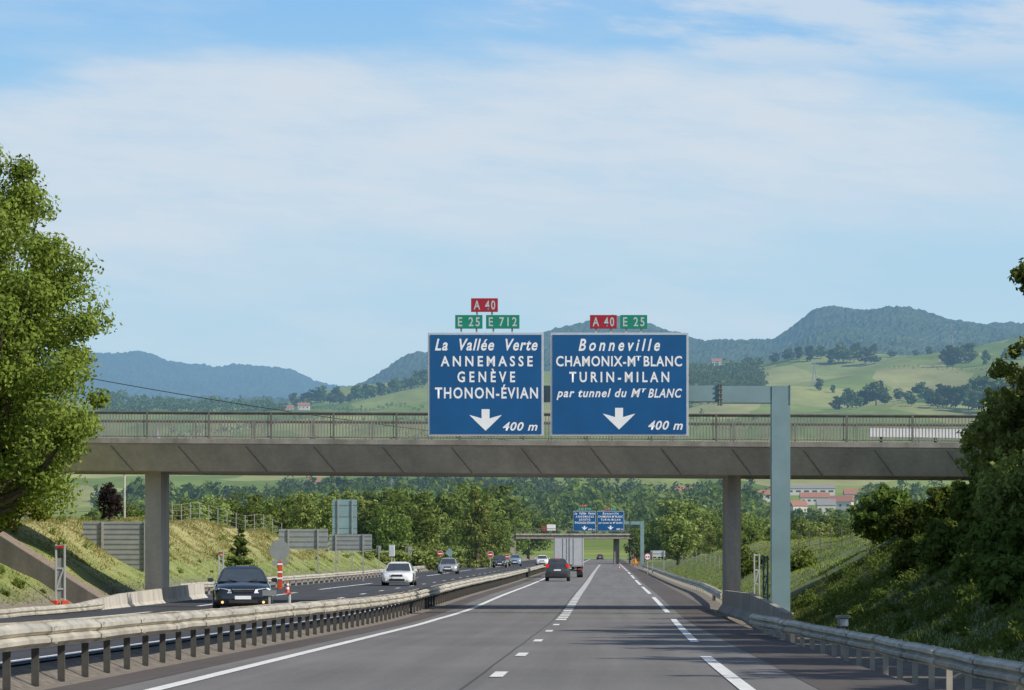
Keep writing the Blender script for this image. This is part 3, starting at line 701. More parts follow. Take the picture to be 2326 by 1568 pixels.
def direction(which):
    if which=='L':
        b=Board('direction_sign','large blue sign naming Annemasse and Genève, left of the near pair','direction sign',972,1235,756,991); x0,x1=972,1235
        T=[("La  Vallée  Verte",988,1221,770,797,.28),("ANNEMASSE",1001,1210,809,833,0),("GENÈVE",1039,1170,838,869,0),("THONON-ÉVIAN",988,1222,874,906,0),("400 m",1142,1221,959,979,.28)]; ax,ay=1103,930
    else:
        b=Board('direction_sign','large blue sign naming Bonneville and Chamonix, right of the near pair','direction sign',1250,1564,756,991); x0,x1=1250,1564
        T=[("Bonneville",1314,1499,770,798,.28),("CHAMONIX-M",1263,1443,809,833,0),("T",1444,1456,809,820,0),("BLANC",1462,1549,809,833,0),("TURIN-MILAN",1293,1520,845,869,0),("par tunnel du M",1264,1455,883,909,.28),("T",1457,1468,883,892,.28),("BLANC",1472,1549,883,904,.28),("400 m",1472,1551,956,977,.28)]; ax,ay=1406,927
    b.rect('frame',x0,x1,756,991,'frame',-.03,.06,.012)
    b.rect('panel',x0+5,x1-5,761,986,'blue',-.05,-.02)
    SP={'ANNEMASSE':1.5,'GENÈVE':1.6,'TURIN-MILAN':1.5,'Bonneville':1.5,'THONON-ÉVIAN':1.2,'La  Vallée  Verte':1.15,'par tunnel du M':1.15}
    for q in T: b.text(*q[:5],shear=q[5],sp=SP.get(q[0],1.12))
    P=[(-9,0),(9,0),(9,21),(22,17),(37,13),(24,26),(0,49),(-24,26),(-37,13),(-22,17),(-9,21)]
    vs=[]; 
    for dx,dy in P: x,z=b.c(ax+dx,ay+dy); vs.append((x,z))
    MB().prism(vs,-.058,-.048).build('arrow','signwhite',b.t)
    for fx in (.25,.75):
        X=x0+(x1-x0)*fx; x,z=b.c(X,873); MB().box(x,.12,z,.1,.12,3.3).build('bracket','steel_d',b.t)
    return b.t
sL=direction('L'); sR=direction('R')
def plate(label,text,x0,x1,y0,y1,mat,foot,tin):
    b=Board('route_plate',label,'route plate',x0,x1,y0,y1)
    b.rect('panel',x0,x1,y0,y1,mat,-.05,.0,.006)
    b.text(text,x0+tin,x1-tin,y0+5,y1-5,'plate_text',0,.018,1.3)
    for fx in (.22,.78):
        x,z=b.c(x0+(x1-x0)*fx,(y1+foot)/2); MB().box(x,.03,z,.06,.05,(foot-y1)*PXM+.02).build('bracket','steel',b.t)
    return b.t
pl=[plate('red A 40 plate topmost of the three above the left near sign','A 40',1070,1131,678,709,'red',716,6),
 plate('narrow green plate reading E 25, lower left of three above the left near sign','E 25',1034,1096,716,747,'green',756,6),
 plate('wide green plate reading E 712, lower right of three above the left near sign','E 712',1104,1180,716,747,'green',756,6),
 plate('red A 40 plate beside the green one above the right near sign','A 40',1340,1401,716,747,'red',756,6),
 plate('green plate to the right of the red one above the right near sign','E 25',1409,1470,716,747,'green',756,6)]
gp=W(1775,873,118)
gt=thing('sign_gantry','tall blue-green cantilever gantry with a box arm carrying the near pair of signs','sign gantry',(gp.x,118.25,0))
def gx(px): return (px-1775)*PXM
zt=CZ+(HY-876)*PXM; zb_=CZ+(HY-915)*PXM; zg=float(zr(118))-.3
MB().box(0,.25,(zg+zt)/2,.66,.5,zt-zg).build('post','gantry',gt,bevel=.012)
MB().box((gx(1753)+gx(1640))/2-.003,.25,(zt+zb_)/2,gx(1753)-gx(1640)-.006,.46,zt-zb_).build('arm','gantry',gt,bevel=.01)
MB().box((gx(1637)+gx(985))/2,.25,(zt+zb_)/2+.03,gx(1634)-gx(985),.44,(zt-zb_)*.95).build('arm','gantry',gt,bevel=.01)
fl=MB()
for dx in (1634,1640): fl.box(gx(dx),.25,(zt+zb_)/2+.03,.03,.56,(zt-zb_)+.2)
for k in range(5): fl.tube([(gx(1632),-.045,zb_-.03+k*.17),(gx(1642),-.045,zb_-.03+k*.17)],.022,6)
fl.build('flange','ribdark',gt)
MB().box(gx(1796)+.0,.25,(zt+zb_)/2,.03,.54,(zt-zb_)+.08).build('end_plate','gantry',gt)
MB().box(0,.25,zg+.35,.9,.75,.05).build('base_plate','steel',gt)
MB().box(0,.25,zg-.1,1.0,.9,.8).build('footing','concrete_l',gt)
D2=605
def f2(o,lab):
    p=o.location; cx=(1387-CX)/F*D2-((1407-CX)/F*118); dz=(CZ+(HY-1184)/F*D2)-(CZ+(HY-873.5)/F*118)
    return dup(o,(p.x+cx,p.y+(D2-118),p.z+dz),None,None,lab)
f2(sL,'small distant blue sign on the far gantry, left of its pair')
f2(sR,'small distant blue sign on the far gantry, right of its pair')
for o,l in zip(pl,('tiny distant red plate topmost above the left sign on the far gantry','tiny narrow green plate, lower left above the left sign on the far gantry','tiny wide green plate, lower right above the left sign on the far gantry','tiny distant red plate above the right sign on the far gantry','tiny distant green plate above the right sign on the far gantry')): f2(o,l)
f2(gt,'distant cantilever gantry carrying the small pair of blue signs near the second bridge')
b2=thing('bridge','distant grey concrete bridge crossing the motorway below the small blue signs','bridge',(0,0,0))
p=W(1331,1213,650); xL=W(1172,1213,650).x; xR=W(1432,1213,650).x; zt2=p.z
MB().box((xL+xR)/2,654,zt2-.5,xR-xL,8,.9).build('deck','concrete_m',b2)
MB().box((xL+xR)/2,649.9,zt2-.1,xR-xL,.2,.3).build('kerb','concrete_l',b2)
MB().box(W(1400,1213,654).x,654,zt2-3.4,1.0,5,4.8).build('pier','concrete_m',b2)
MB().box(W(1299,1213,654).x,654,zt2-3.4,1.0,5,4.8).build('pier','concrete_m',b2)
MB().box(xR+.6,654,zt2-3,1.2,7.6,6).build('abutment','concrete_m',b2)
MB().box(xL-.6,654,zt2-3,1.2,7.6,6).build('abutment','concrete_m',b2)
rl=MB(); 
for i in range(70):
    x=xL+(xR-xL)*i/69; rl.box(x,649.95,zt2+.5,.05,.05,.9)
rl.tube([(xL,649.95,zt2+1),(xR,649.95,zt2+1)],.05,4); o=rl.build('railing','railing'); tag(o,'thin railing along the distant second bridge','railing')
tv=thing('truck','small red and white truck crossing on the left end of the distant bridge','truck',W(1247,1212,653)); 
MB().box(.4,0,1.1,1.7,2.2,1.2).build('cargo_box','paint_white',tv,bevel=.05); MB().box(-.95,0,.85,.7,2.1,1.0).build('cab','lampred',tv,bevel=.1)
for x in (-1,.9): 
    wq=MB(); wq.tube([(x,-1.1,.25),(x,-.85,.25)],.28,12); wq.build('wheel','black',tv)
for px,Y,tp_ in ((1446,635,1200),(1462,645,1190),(1482,680,1178),(1508,640,1172),(1446,760,1190),(1410,900,1180),(1380,940,1178),(1335,930,1176),(1290,900,1170),(1240,860,1160),(1200,820,1150),(1170,760,1150),(1160,700,1160),(1150,690,1150),(1156,632,1186),(1142,625,1170),(1122,600,1155),(1100,560,1165)):
    left=px<1330; o_=(px-CX)/F*Y-float(xc(Y))
    if -17.2<o_<6.3: continue
    put('ovald' if px%4 else 'broad',px,Y,0,L1 if left else L2,G1 if left else G2,topy=tp_,wide=1.15)
# ---------------------------------------------------------------- vehicles
ST={'hatch':[(0,.70,.30,.60),(.012,.84,.23,.73),(.035,.93,.2,.81),(.10,.98,.2,.88),(.24,1,.19,.98),(.5,1,.19,1.02),(.8,1,.19,1.06),(.95,.98,.22,1.05),(.985,.94,.25,.98),(1,.86,.3,.9)],
 'sedan':[(0,.72,.28,.56),(.012,.86,.2,.67),(.04,.95,.18,.75),(.10,.985,.18,.82),(.28,1,.17,.92),(.5,1,.17,.95),(.8,1,.17,.99),(.95,.97,.2,1.0),(.985,.93,.25,.95),(1,.86,.3,.85)],
 'mpv':[(0,.78,.28,.72),(.02,.93,.22,.82),(.08,.98,.2,.92),(.2,1,.19,1.05),(.5,1,.19,1.05),(.8,1,.19,1.07),(.96,.99,.22,1.07),(.99,.96,.25,1.02),(1,.9,.3,.98)]}
CB={'hatch':(.22,.44,.82,.97),'sedan':(.26,.44,.72,.88),'mpv':(.17,.35,.92,.99)}
def car(label,px,Y,paint,kind='hatch',L=4.3,Wd=1.8,H=1.5,rear=False,lit=False,rz=0,cat='car',group=None):
    X=(px-CX)/F*Y; o=X-float(xc(Y)); z=float(zr(Y))+(.21 if o<-6 else .005)
    t=thing('car' ,label,cat,(X,Y,z),rz+(math.pi if rear else 0)-.0284,group)
    hw=Wd/2; ks=H/1.5; y0=-L/2; mb=MB(); vs=[];fs=[];n=0
    for (tt,w,zb,ztp) in ST[kind]:
        w*=hw; zb*=ks; zq=ztp*ks; hh=zq-zb
        half=[(0,zb),(.8*w,zb),(.95*w,zb+.06),(w,zb+.3*hh),(w*.985,zb+.5*hh),(w*.995,zb+.66*hh),(.955*w,zq-.09),(.86*w,zq-.02),(.5*w,zq+.018),(0,zq+.03)]
        ring=half+[(-a,b) for a,b in half[-2:0:-1]]; n=len(ring)
        vs+=[(a,y0+tt*L,b) for a,b in ring]
    m=len(ST[kind])
    for i in range(m-1):
        for k in range(n): fs.append((i*n+k,i*n+(k+1)%n,(i+1)*n+(k+1)%n,(i+1)*n+k))
    fs.append(tuple(range(n))); fs.append(tuple((m-1)*n+k for k in range(n)))
    mb.add(vs,fs); mb.build('body',paint,t,smooth=True)
    a,b,c,d=CB[kind]; zb=(.93 if kind=='sedan' else 1.02)*ks-.05; zm=H-.09
    B=[(-.90*hw,y0+a*L,zb),(.90*hw,y0+a*L,zb),(.90*hw,y0+d*L,zb+.03),(-.90*hw,y0+d*L,zb+.03)]
    T=[(-.68*hw,y0+b*L,zm),(.68*hw,y0+b*L,zm),(.68*hw,y0+c*L,zm-.02),(-.68*hw,y0+c*L,zm-.02)]
    TT=[(-.46*hw,y0+(b+.06)*L,H),(.46*hw,y0+(b+.06)*L,H),(.46*hw,y0+(c-.06)*L,H-.01),(-.46*hw,y0+(c-.06)*L,H-.01)]
    cb=MB(); cb.add(B+T+TT,[(0,1,5,4),(1,2,6,5),(2,3,7,6),(3,0,4,7),(4,5,9,8),(5,6,10,9),(6,7,11,10),(7,4,8,11),(8,9,10,11),(3,2,1,0)])
    cb.build('cabin',paint,t,smooth=False,bevel=.035,seg=3)
    def pane(name,q,u0,u1,v0,v1,off=.012):
        q=[Vector(x) for x in q]; nn=(q[1]-q[0]).cross(q[3]-q[0]).normalized()
        if nn.dot((q[0]+q[2])/2-Vector((0,(y0+.55*L),zb+.2)))<0: nn=-nn
        f=lambda u,v: (q[0]*(1-u)+q[1]*u)*(1-v)+(q[3]*(1-u)+q[2]*u)*v+nn*off
        g=MB(); g.add([f(u0,v0),f((u0+u1)/2,v0-.03),f(u1,v0),f(u1,v1),f(u0,v1)],[(0,1,2,3,4)]); g.build(name,'glass',t)
    pane('windscreen',[B[0],B[1],T[1],T[0]],.05,.95,.08,.95)
    pane('rear_window',[B[2],B[3],T[3],T[2]],.10,.90,.2,.92)
    for q in ([B[1],B[2],T[2],T[1]],[B[3],B[0],T[0],T[3]]):
        pane('side_window',q,.06,.47,.12,.9); pane('side_window',q,.51,.92,.12,.9)
    zl=.69*ks if kind!='sedan' else .62*ks
    for s in (-1,1):
        hl=MB(); hl.add([(s*.38*hw,y0-.02,zl-.06),(s*.80*hw,y0+.07,zl-.05),(s*.95*hw,y0+.28,zl+.07),(s*.84*hw,y0+.17,zl+.11),(s*.42*hw,y0+.03,zl+.06),(s*.5*hw,y0+.3,zl)],[(0,1,3,4),(1,2,3),(0,4,5),(4,3,5),(3,2,5),(0,5,1),(1,5,2)]); hl.build('headlight','lamp',t)
        q=MB(); q.tube([(s*.70*hw,y0-.03,.34*ks),(s*.70*hw,y0+.1,.34*ks)],.045,10); q.build('fog_light','lampglow' if lit else 'lamp',t)
        wm=MB(); wm.box(s*(hw+.09),y0+.30*L,zb+.08,.2,.12,.13); wm.build('wing_mirror',paint,t,bevel=.03)
    g=MB(); g.box(0,y0-.01,zl-.0,.70*hw,.05,.10); g.build('grille','dark',t,bevel=.015)
    g=MB(); g.box(0,y0-.02,zl+.062,.74*hw,.05,.022); g.build('grille_trim','chrome',t)
    g=MB(); g.box(0,y0-.01,.36*ks,1.0*hw,.06,.13); g.build('air_intake','dark',t,bevel=.02)
    g=MB(); g.box(0,y0-.045,.49*ks,.52,.02,.11); g.build('number_plate','signwhite',t)
    for s in (-1,1): MB().tube([(s*.05,y0+a*L-.02,zb+.0),(s*.05+s*.5*hw*.9,y0+a*L+.13,zb+.10)],.012,4).build('wiper','black',t)
    y1=L/2
    for s in (-1,1):
        q=MB(); q.box(s*.82*hw,y1-.05,.93*ks if kind!='mpv' else 1.0*ks,.2,.22,.15 if kind!='mpv' else .28,rz=-s*.35); q.build('tail_light','redglow' if rear else 'lampred',t,bevel=.02)
    if rear:
        q=MB(); q.box(0,y1-.17,H-.07,.3,.04,.03); q.build('brake_light','redglow',t)
    g=MB(); g.box(0,y1+.0,.36*ks,1.5*hw,.08,.2); g.build('rear_bumper','dark',t,bevel=.03)
    g=MB(); g.box(0,y1+.012,.72*ks,.52,.02,.11); g.build('number_plate','signwhite' ,t)
    for s in (-1,1):
        for yy in (y0+.19*L,y1-.19*L):
            aq=MB(); aq.tube([(s*(hw-.1),yy,.34),(s*(hw+.006),yy,.34)],.385,18); aq.build('wheel_arch','dark',t)
            wh=MB(); wh.tube([(s*(hw-.22),yy,.32),(s*(hw+.012),yy,.32)],.32,18); wo=wh.build('wheel','black',t)
            rm=MB(); rm.tube([(s*(hw+.0),yy,.32),(s*(hw+.02),yy,.32)],.2,10); rm.build('rim','chrome',wo)
    return t
car('near-black hatchback with lit fog lights approaching by the left pier',550,111,'paint_dark','hatch',4.4,1.88,1.5,lit=True,rz=.12)
car('white saloon car approaching on the opposite road beyond the dark hatchback',907,200,'paint_white','sedan',4.6,1.85,1.40)
car('silver hatchback approaching behind the white saloon',1019,305,'paint_silver','sedan',4.2,1.76,1.46)
car('dark grey car far back on the opposite road under the no-entry signs',1136,432,'paint_grey','hatch',4.2,1.78,1.5)
car('pale blue car far back on the opposite road beside the dark grey car',1170,480,'paint_blue','mpv',4.2,1.8,1.65)
car('small white car approaching just left of the box truck',1232,488,'paint_white','hatch',4.2,1.8,1.55)
car('dark grey people carrier driving away with red tail lights in the left lane',1267,257,'paint_grey','mpv',4.4,1.82,1.72,rear=True)
car('tiny dark car far ahead near the distant bridge',1363,900,'paint_grey','hatch',4.3,1.8,1.5,rear=True)
Y=290; X=(1291-CX)/F*Y; t=thing('truck','white box truck driving away with closed rear doors ahead of the people carrier','truck',(X,Y,float(zr(Y))),-.0284)
MB().box(0,3.2,2.2,2.5,6.4,2.5).build('cargo_box','doorgrey',t,bevel=.04)
fr_=MB()
for s in(-1,1): fr_.box(s*1.21,-.02,2.2,.09,.06,2.5)
fr_.box(0,-.02,3.42,2.5,.06,.08); fr_.box(0,-.02,.98,2.5,.06,.1); fr_.build('door_frame','signback',t)
for s in (-1,1):
    dr=MB(); dr.box(s*.585,-.03,2.2,1.155,.04,2.34).build('rear_door','doorgrey',t,bevel=.01)
    for xx in (s*.12,s*.45): MB().tube([(xx,-.07,1.1),(xx,-.07,3.35)],.018,6).build('lock_rod','signback',t)
    MB().box(s*.98,-.02,.72,.34,.08,.14).build('tail_light','lampred',t,bevel=.01)
    MB().box(s*.95,.9,.45,.5,.03,.5).build('mudflap','black',t)
    for yy in (1.6,6.9):
        wq=MB(); wq.tube([(s*.72,yy,.48),(s*1.2,yy,.48)],.48,20); wo=wq.build('wheel','black',t)
        rq=MB(); rq.tube([(s*1.19,yy,.48),(s*1.215,yy,.48)],.26,12); rq.build('rim','steel',wo)
MB().box(0,.1,.6,2.3,.12,.14).build('rear_bumper','steel_d',t,bevel=.01)
MB().box(0,4,.8,.9,7.5,.25).build('chassis','dark',t)
MB().box(0,7.4,1.8,2.3,1.7,2.1).build('cab','paint_white',t,bevel=.12)
MB().box(0,.02,.82,.52,.02,.11).build('number_plate','signwhite',t)
# ---------------------------------------------------------------- roadside furniture
def signback(label,x0,x1,y0,y1,Y,posts,ribs=7,mat='signback'):
    p=W((x0+x1)/2,(y0+y1)/2,Y); k=Y/F; w=(x1-x0)*k; h=(y1-y0)*k
    t=thing('road_sign',label,'road sign',p)
    MB().box(0,0,0,w,.04,h).build('panel',mat,t)
    for i in range(ribs): MB().box(0,-.03,-h/2+h*(i+.5)/ribs,w,.02,.04).build('rib','ribdark',t)
    for px in posts:
        X=(px-(x0+x1)/2)*k; g=gzx(p.x+X,Y)-.2-p.z; MB().box(X,-.08,(g+h/2)/2,.09,.08,h/2-g).build('post','fence_grey',t)
signback('large ribbed grey back of a sign on the left slope behind the pier',188,327,1185,1299,150,(233,330),10)
signback('ribbed grey sign back on two posts above the round sign',633,745,1202,1248,222,(655,722),4)
signback('ribbed grey sign back right of the other one on two posts',748,845,1214,1252,232,(763,825),4)
signback('tall pale grey sign back rising among the trees at left',755,811,1135,1213,262,(768,800),3,mat='gantry')
signback('small distant grey sign back left of the first no-entry sign',921,936,1242,1261,330,(928,),1)
signback('distant white sign panel beside the round no-overtaking sign',1478,1511,1251,1265,330,(1482,1508),1,mat='frame')
signback('tiny sign back near the distant verge beside the white cabinet',855,866,1240,1256,290,(861,),1)
def disc(label,px,py,r,Y,faces,cat='road sign'):
    p=W(px,py,Y); k=Y/F; t=thing('road_sign',label,cat,p)
    for i,(f,mat,nm) in enumerate(faces):
        MB().tube([(0,-.02-.012*i,0),(0,.0-.012*i,0)],r*k*f,28).build(nm,mat,t)
    g=gzx(p.x,Y)-.1-p.z; MB().box(0,.05,g/2,.07,.07,-g).build('post','steel',t)
    return t,k
t_,k=disc('round grey back of a sign with a small plate under it on the left verge',635,1250,23,190,[(1,'signback','disc')])
MB().box(0,-.01,-29*k,34*k,.03,11*k).build('plate','signback',t_)
for px,py,r,Y,l in ((1000,1258,7,380,'leftmost of three small red no-entry signs on the left verge'),(1114,1260,7.5,410,'middle red no-entry sign above the dark grey car'),(1153,1265,6,430,'rightmost small red no-entry sign beside the pale blue car')):
    t_,k=disc(l,px,py,r,Y,[(1,'signwhite','disc'),(.92,'lampred','disc_face')]); MB().box(0,-.05,0,r*k*1.3,.02,r*k*.32).build('bar','signwhite',t_)
t_,k=disc('round red-edged no-overtaking sign at the right verge by the roadworks',1471,1265,8.5,330,[(1,'lampred','rim'),(.76,'signwhite','disc_face')])
MB().box(-.12,-.05,0,.14,.02,.12).build('car_symbol','lampred',t_); MB().box(.12,-.05,0,.14,.02,.12).build('car_symbol','black',t_)
p=W(1021,1255,385); t_=thing('road_sign','small pale blue diamond-like sign back right of the leftmost no-entry sign','road sign',p)
k=385/F; MB().prism([(0,-11*k),(9*k,0),(0,11*k),(-9*k,0)],-.02,.02).build('panel','gantry',t_); g=gzx(p.x,385)-p.z; MB().box(0,.05,g/2,.07,.07,-g).build('post','steel',t_)
p=W(1443,1274,340); k=340/F; t_=thing('road_works_sign','orange-yellow triangular roadworks sign standing at the right edge','road works sign',p)
MB().prism([(-9*k,-8*k),(9*k,-8*k),(0,9*k)],-.02,.02).build('panel','orange',t_); MB().prism([(-6*k,-6*k),(6*k,-6*k),(0,5.5*k)],-.03,-.02).build('panel_face','yellow',t_)
MB().box(-1.5*k,-.04,-2*k,.05,.02,.25).build('worker_symbol','black',t_)
for s in (-1,1): MB().box(s*5*k,.05,-10*k,.05,.3,5*k).build('leg','steel_d',t_)
def cone(label,px,Y,h,group=None,z=None,name='traffic_cone'):
    X=(px-CX)/F*Y; o=X-float(xc(Y)); z=float(zr(Y))+(.2 if o<-6 else 0) if z is None else z
    t=thing(name,label,'traffic cone',(X,Y,z),0,group)
    MB().box(0,0,.02,h*.55,h*.55,.04).build('base','orange',t)
    r=lambda f: h*(.2-.15*f)
    for f0,f1,m,nm in ((.03,.35,'orange','lower_cone'),(.35,.52,'signwhite','reflective_band'),(.52,.66,'orange','middle_cone'),(.66,.8,'signwhite','reflective_band'),(.8,1,'orange','tip')):
        q=MB(); q.tube([(0,0,h*f0),(0,0,h*f1)],[r(f0),r(f1)],14); q.build(nm,m,t)
    return t
cone('orange and white cone standing on the median post beside the dark hatchback',653,101,.38,z=CZ+(HY-1349)/F*101)
pp=W(657,1380,101); t_=thing('marker_post','white short post carrying the orange cone at the median rail','marker post',(pp.x,101,float(zr(101))+.2))
MB().tube([(0,0,0),(0,0,CZ+(HY-1350)/F*101-float(zr(101))-.2)],.05,10).build('tube','unit',t_); MB().tube([(0,0,.3),(0,0,.36)],.07,10).build('collar','signback',t_)
cone('small distant orange cone on the right verge beyond the guard rail start',1407,430,.5)
p=W(612,1347,103); t_=thing('road_sign','small grey rectangular plate on a post in front of the dark hatchback','road sign',p)
MB().box(0,0,0,.42,.03,.17).build('panel','signback',t_); MB().box(.0,.04,-.35,.06,.05,.8).build('post','steel',t_)
p=W(636,1297,178); t_=thing('marker_bollard','slim red-orange marker bollard with pale bands on the left verge under the round sign back','bollard',(p.x,178,gzx(p.x,178)))
hh=p.z+.5-gzx(p.x,178)
MB().box(0,0,hh/2,.24,.16,hh).build('body','orange',t_,bevel=.03)
for f in (.4,.62,.9): MB().box(0,-.02,hh*f,.25,.16,.09).build('band','signwhite',t_)
def gate(label,px,topy,Y,mat='frame',feet=True,w=.32,top=True,panel=False):
    p=W(px,topy,Y); g=gzx(p.x,Y)-.05; h=p.z-g
    t=thing('barrier_frame',label,'barrier frame',(p.x,Y,g))
    for s in (-1,1): MB().box(s*w/2,0,h/2,.07,.08,h).build('upright',mat,t,bevel=.01)
    for f in (.3,.62,.97): MB().box(0,0,h*f,w-.07,.06,.06).build('crossbar',mat,t)
    MB().add([(-w/2,-.05,h*.3),(-w/2+.05,-.05,h*.3),(w/2,-.05,h*.62),(w/2-.05,-.05,h*.62)],[(0,1,2,3)]).build('brace',mat,t)
    if top: MB().box(0,-.05,h*.955,w*.9,.05,.09).build('reflector','lampred',t)
    if panel: MB().box(0,.03,h*.47,w-.09,.05,h*.62).build('panel','signback',t)
    if feet:
        for s in (-1,1): MB().box(s*w*.6,-.1,.14,.26,.35,.26,rz=s*.2).build('foot','orange',t,bevel=.02)
gate('grey upright barrier frame with orange feet near the left edge',137,1236,118,'unit',w=.30,panel=True)
gate('slim grey upright barrier frame beyond the left pier near the dark hatchback',502,1252,160,'unit',feet=False,w=.2)
gate('pale upright barrier frame beyond the right pier, left of two',1719,1258,150,'unit',False,.22,False)
gate('dark-edged upright barrier frame beyond the right pier, right of two',1739,1262,135,'gantry',False,.16,False)
def cabinet(label,px,py0,py1,w,Y,mat='white'):
    p=W(px,py0,Y); g=gzx(p.x,Y); h=(py1-py0)*Y/F; t=thing('roadside_cabinet',label,'cabinet',(p.x,Y,p.z-h))
    MB().box(0,0,h/2,w,.35,h).build('body',mat,t,bevel=.02); MB().box(0,0,h+.03,w+.08,.42,.05).build('lid','signback',t)
    MB().box(0,-.18,h*.5,w*.8,.02,h*.8).build('door','frame',t); 
    if p.z-h>g: MB().box(0,0,(g-(p.z-h))/2,.1,.1,(p.z-h)-g+.1).build('stand','steel',t)
cabinet('white equipment cabinet on the left verge above the dark hatchback',551,1287,1302,.5,165)
cabinet('distant white cabinet on the left verge among the bushes',890,1238,1264,.5,290)
cabinet('small grey marker box on the dark right bank',1915,1404,1424,.2,72,'signback')
t_=MB(); vs=[];fs=[]
xs=np.linspace(-14.7,-22,18); lin=lambda x: float(np.interp(x,[-22,-14.7],[gzx(-22,121.5)+.85,CZ-1.15]))
for i,x in enumerate(xs):
    Yq=121.5; zt_=lin(x); vs+=[(x,Yq,zt_),(x,Yq+.35,zt_),(x,Yq,zt_-1.8),(x,Yq+.35,zt_-1.8)]
    if i: a=4*(i-1); b=4*i; fs+=[(a,a+1,b+1,b),(a+2,a,b,b+2),(a+1,a+3,b+3,b+1)]
fs+=[(0,1,3,2)]
t_.add(vs,fs); o=t_.build('retaining_wall','concrete_d'); tag(o,'dark sloping concrete wall running down the left bank below the tall tree','wall')
t_=MB(); vs=[];fs=[]
for i,x in enumerate(xs):
    zt_=lin(x); vs+=[(x,121.9,zt_-.05),(x,124.2,max(zt_+.02,gzx(x,124.2)+.08)),(x,126.5,gzx(x,126.5)-.1)]
    if i: a=3*(i-1); b=3*i; fs+=[(a,a+1,b+1,b),(a+1,a+2,b+2,b+1)]
t_.add(vs,fs); o=t_.build('gravel_strip','rust'); structure(o)
def fence(label,pts,h,mat='steel'):
    t=thing('wire_fence',label,'fence',(0,0,0)); top=[]
    for x,y in pts:
        z=gzx(x,y); MB().box(x,y,z+h/2,.05,.05,h).build('post',mat,t); top.append((x,y,z))
    wm=MB()
    for f in (.15,.4,.65,.95): wm.tube([(x,y,z+h*f) for x,y,z in top],.009,4)
    wm.build('wires',mat,t)
fence('grey wire fence along the top of the dry left slope',[((px-CX)/F*Y,Y) for px,Y in zip(np.linspace(350,640,15),np.linspace(190,255,15))],1.2,'fence_grey')
fence('wire fence on the right slope beyond the rounded bush',[((px-CX)/F*Y,Y) for px,Y in zip(np.linspace(1790,1985,9),np.linspace(180,165,9))],1.2,'wood')
fence('wire fence climbing the lit slope right of the far guard rail',[((px-CX)/F*Y,Y) for px,Y in zip(np.linspace(1530,1645,12),np.linspace(400,240,12))],1.0,'fence_grey')
def para(a,b,sag,n=24):
    a=Vector(a);b=Vector(b); return [a.lerp(b,t)+Vector((0,0,-4*sag*t*(1-t))) for t in np.linspace(0,1,n)]
A=W(60,832,230); B_=W(1660,1046,230)
o=MB().tube(para(A,B_,.75),.03,5).build('overhead_cable','wire'); tag(o,'black overhead cable sagging from the tall left tree down behind the left blue sign','cable')
g=gzx(B_.x,230); t_=thing('utility_pole','wooden pole holding the overhead cable, mostly behind the right bridge pier','utility pole',(B_.x,230,g)); MB().tube([(0,0,0),(0,0,B_.z-g+.1)],[.13,.09],8).build('pole','wood',t_)
g=gzx(A.x,230); t_=thing('utility_pole','wooden pole holding the overhead cable behind the tall left tree','utility pole',(A.x,230,g)); MB().tube([(0,0,0),(0,0,A.z-g+.1)],[.15,.1],8).build('pole','wood',t_)
p=W(283,1080,210); g=gzx(p.x,210); t_=thing('lamp_post','slim post with small cap standing behind the left pier below the deck','lamp post',(p.x,210,g)); MB().tube([(0,0,0),(0,0,p.z-g)],.06,8).build('pole','steel',t_); MB().tube([(0,0,p.z-g),(0,0,p.z-g+.25)],[.05,.16],8).build('cap','signback',t_)
def house(label,px,py,w,d,h,rh,roof='roof',Y=None,rz=0.,n=3):
    Y=Y or Yat(px,py); X=(px-CX)/F*Y; z=float(far_z(X,Y)); t=thing('house',label,'house',(X,Y,z),rz)
    MB().box(0,0,h/2-1,w,d,h+2).build('wall','wall',t)
    rf=MB().prism([(-d/2-.5,h-.1),(d/2+.5,h-.1),(0,h+rh)],-w/2-.5,w/2+.5).build('roof',roof,t); rf.rotation_euler=(0,0,math.pi/2)
    MB().box(1.,w*.25,h+rh*.8,.8,.8,1.6).build('chimney','wall',rf)
    for i in range(n): MB().box(-w/2+w*(i+.5)/n,-d/2-.03,h*.55,w*.1,.08,h*.25).build('window','window',t)
    MB().box(-w/2+1.1,-d/2-.03,1,1,.08,2.1).build('door','window',t)
house('red-roofed house in the fields left of the lone farmhouse above the railing',655,940,14,9,5,4)
house('farmhouse with red-brown roof in the field left of the left blue sign',690,940,16,10,5.5,4.5)
house('pale house with red roof in the wood right of the right blue sign',1628,826,16,10,6,5)
house('pale house in the hillside wood above the gantry arm',1668,922,22,10,7,4)
house('white house right of the hillside wood house above the gantry arm',1690,922,14,9,6,4,'roofg')
house('white house with red roof in the village seen right of the gantry post',1812,1156,10,9,6,3.5,rz=.3)
house('long grey-roofed building topmost in the village right of the gantry post',1840,1130,36,10,5,2.5,'roofg',n=6)
house('long red-roofed building in the village right of the gantry post',1850,1142,20,9,5,3.5,n=5)
house('grey-roofed house in the middle of the village under the deck',1876,1154,12,9,6,4,'roofg')
house('red-roofed house at the right end of the village under the deck',1912,1148,15,9,6,4,rz=-.3)
house('small white house with red roof rightmost in the village under the deck',1940,1140,14,9,6,4)
house('low red-roofed house at the left end of the village beside the gantry post',1745,1140,14,9,5,3.5)
house('pale house with brown roof on the field under the left half of the deck',713,1108,11,8,5,3.5)
house('house with red roof above the distant gantry post under the deck',1552,1128,13,9,5,3.5,rz=.2)
Y=Yat(357,1000); X=(357-CX)/F*Y; z=float(far_z(X,Y)); t_=thing('church','small grey church with a pointed steeple seen through the railing at left','church',(X,Y,z))
MB().box(0,0,5,6,6,12).build('tower','wall',t_); MB().tube([(0,0,11),(0,0,25)],[4.6,.1],4).build('steeple','roofg',t_); MB().box(10,2,3,14,8,8).build('nave','wall',t_)
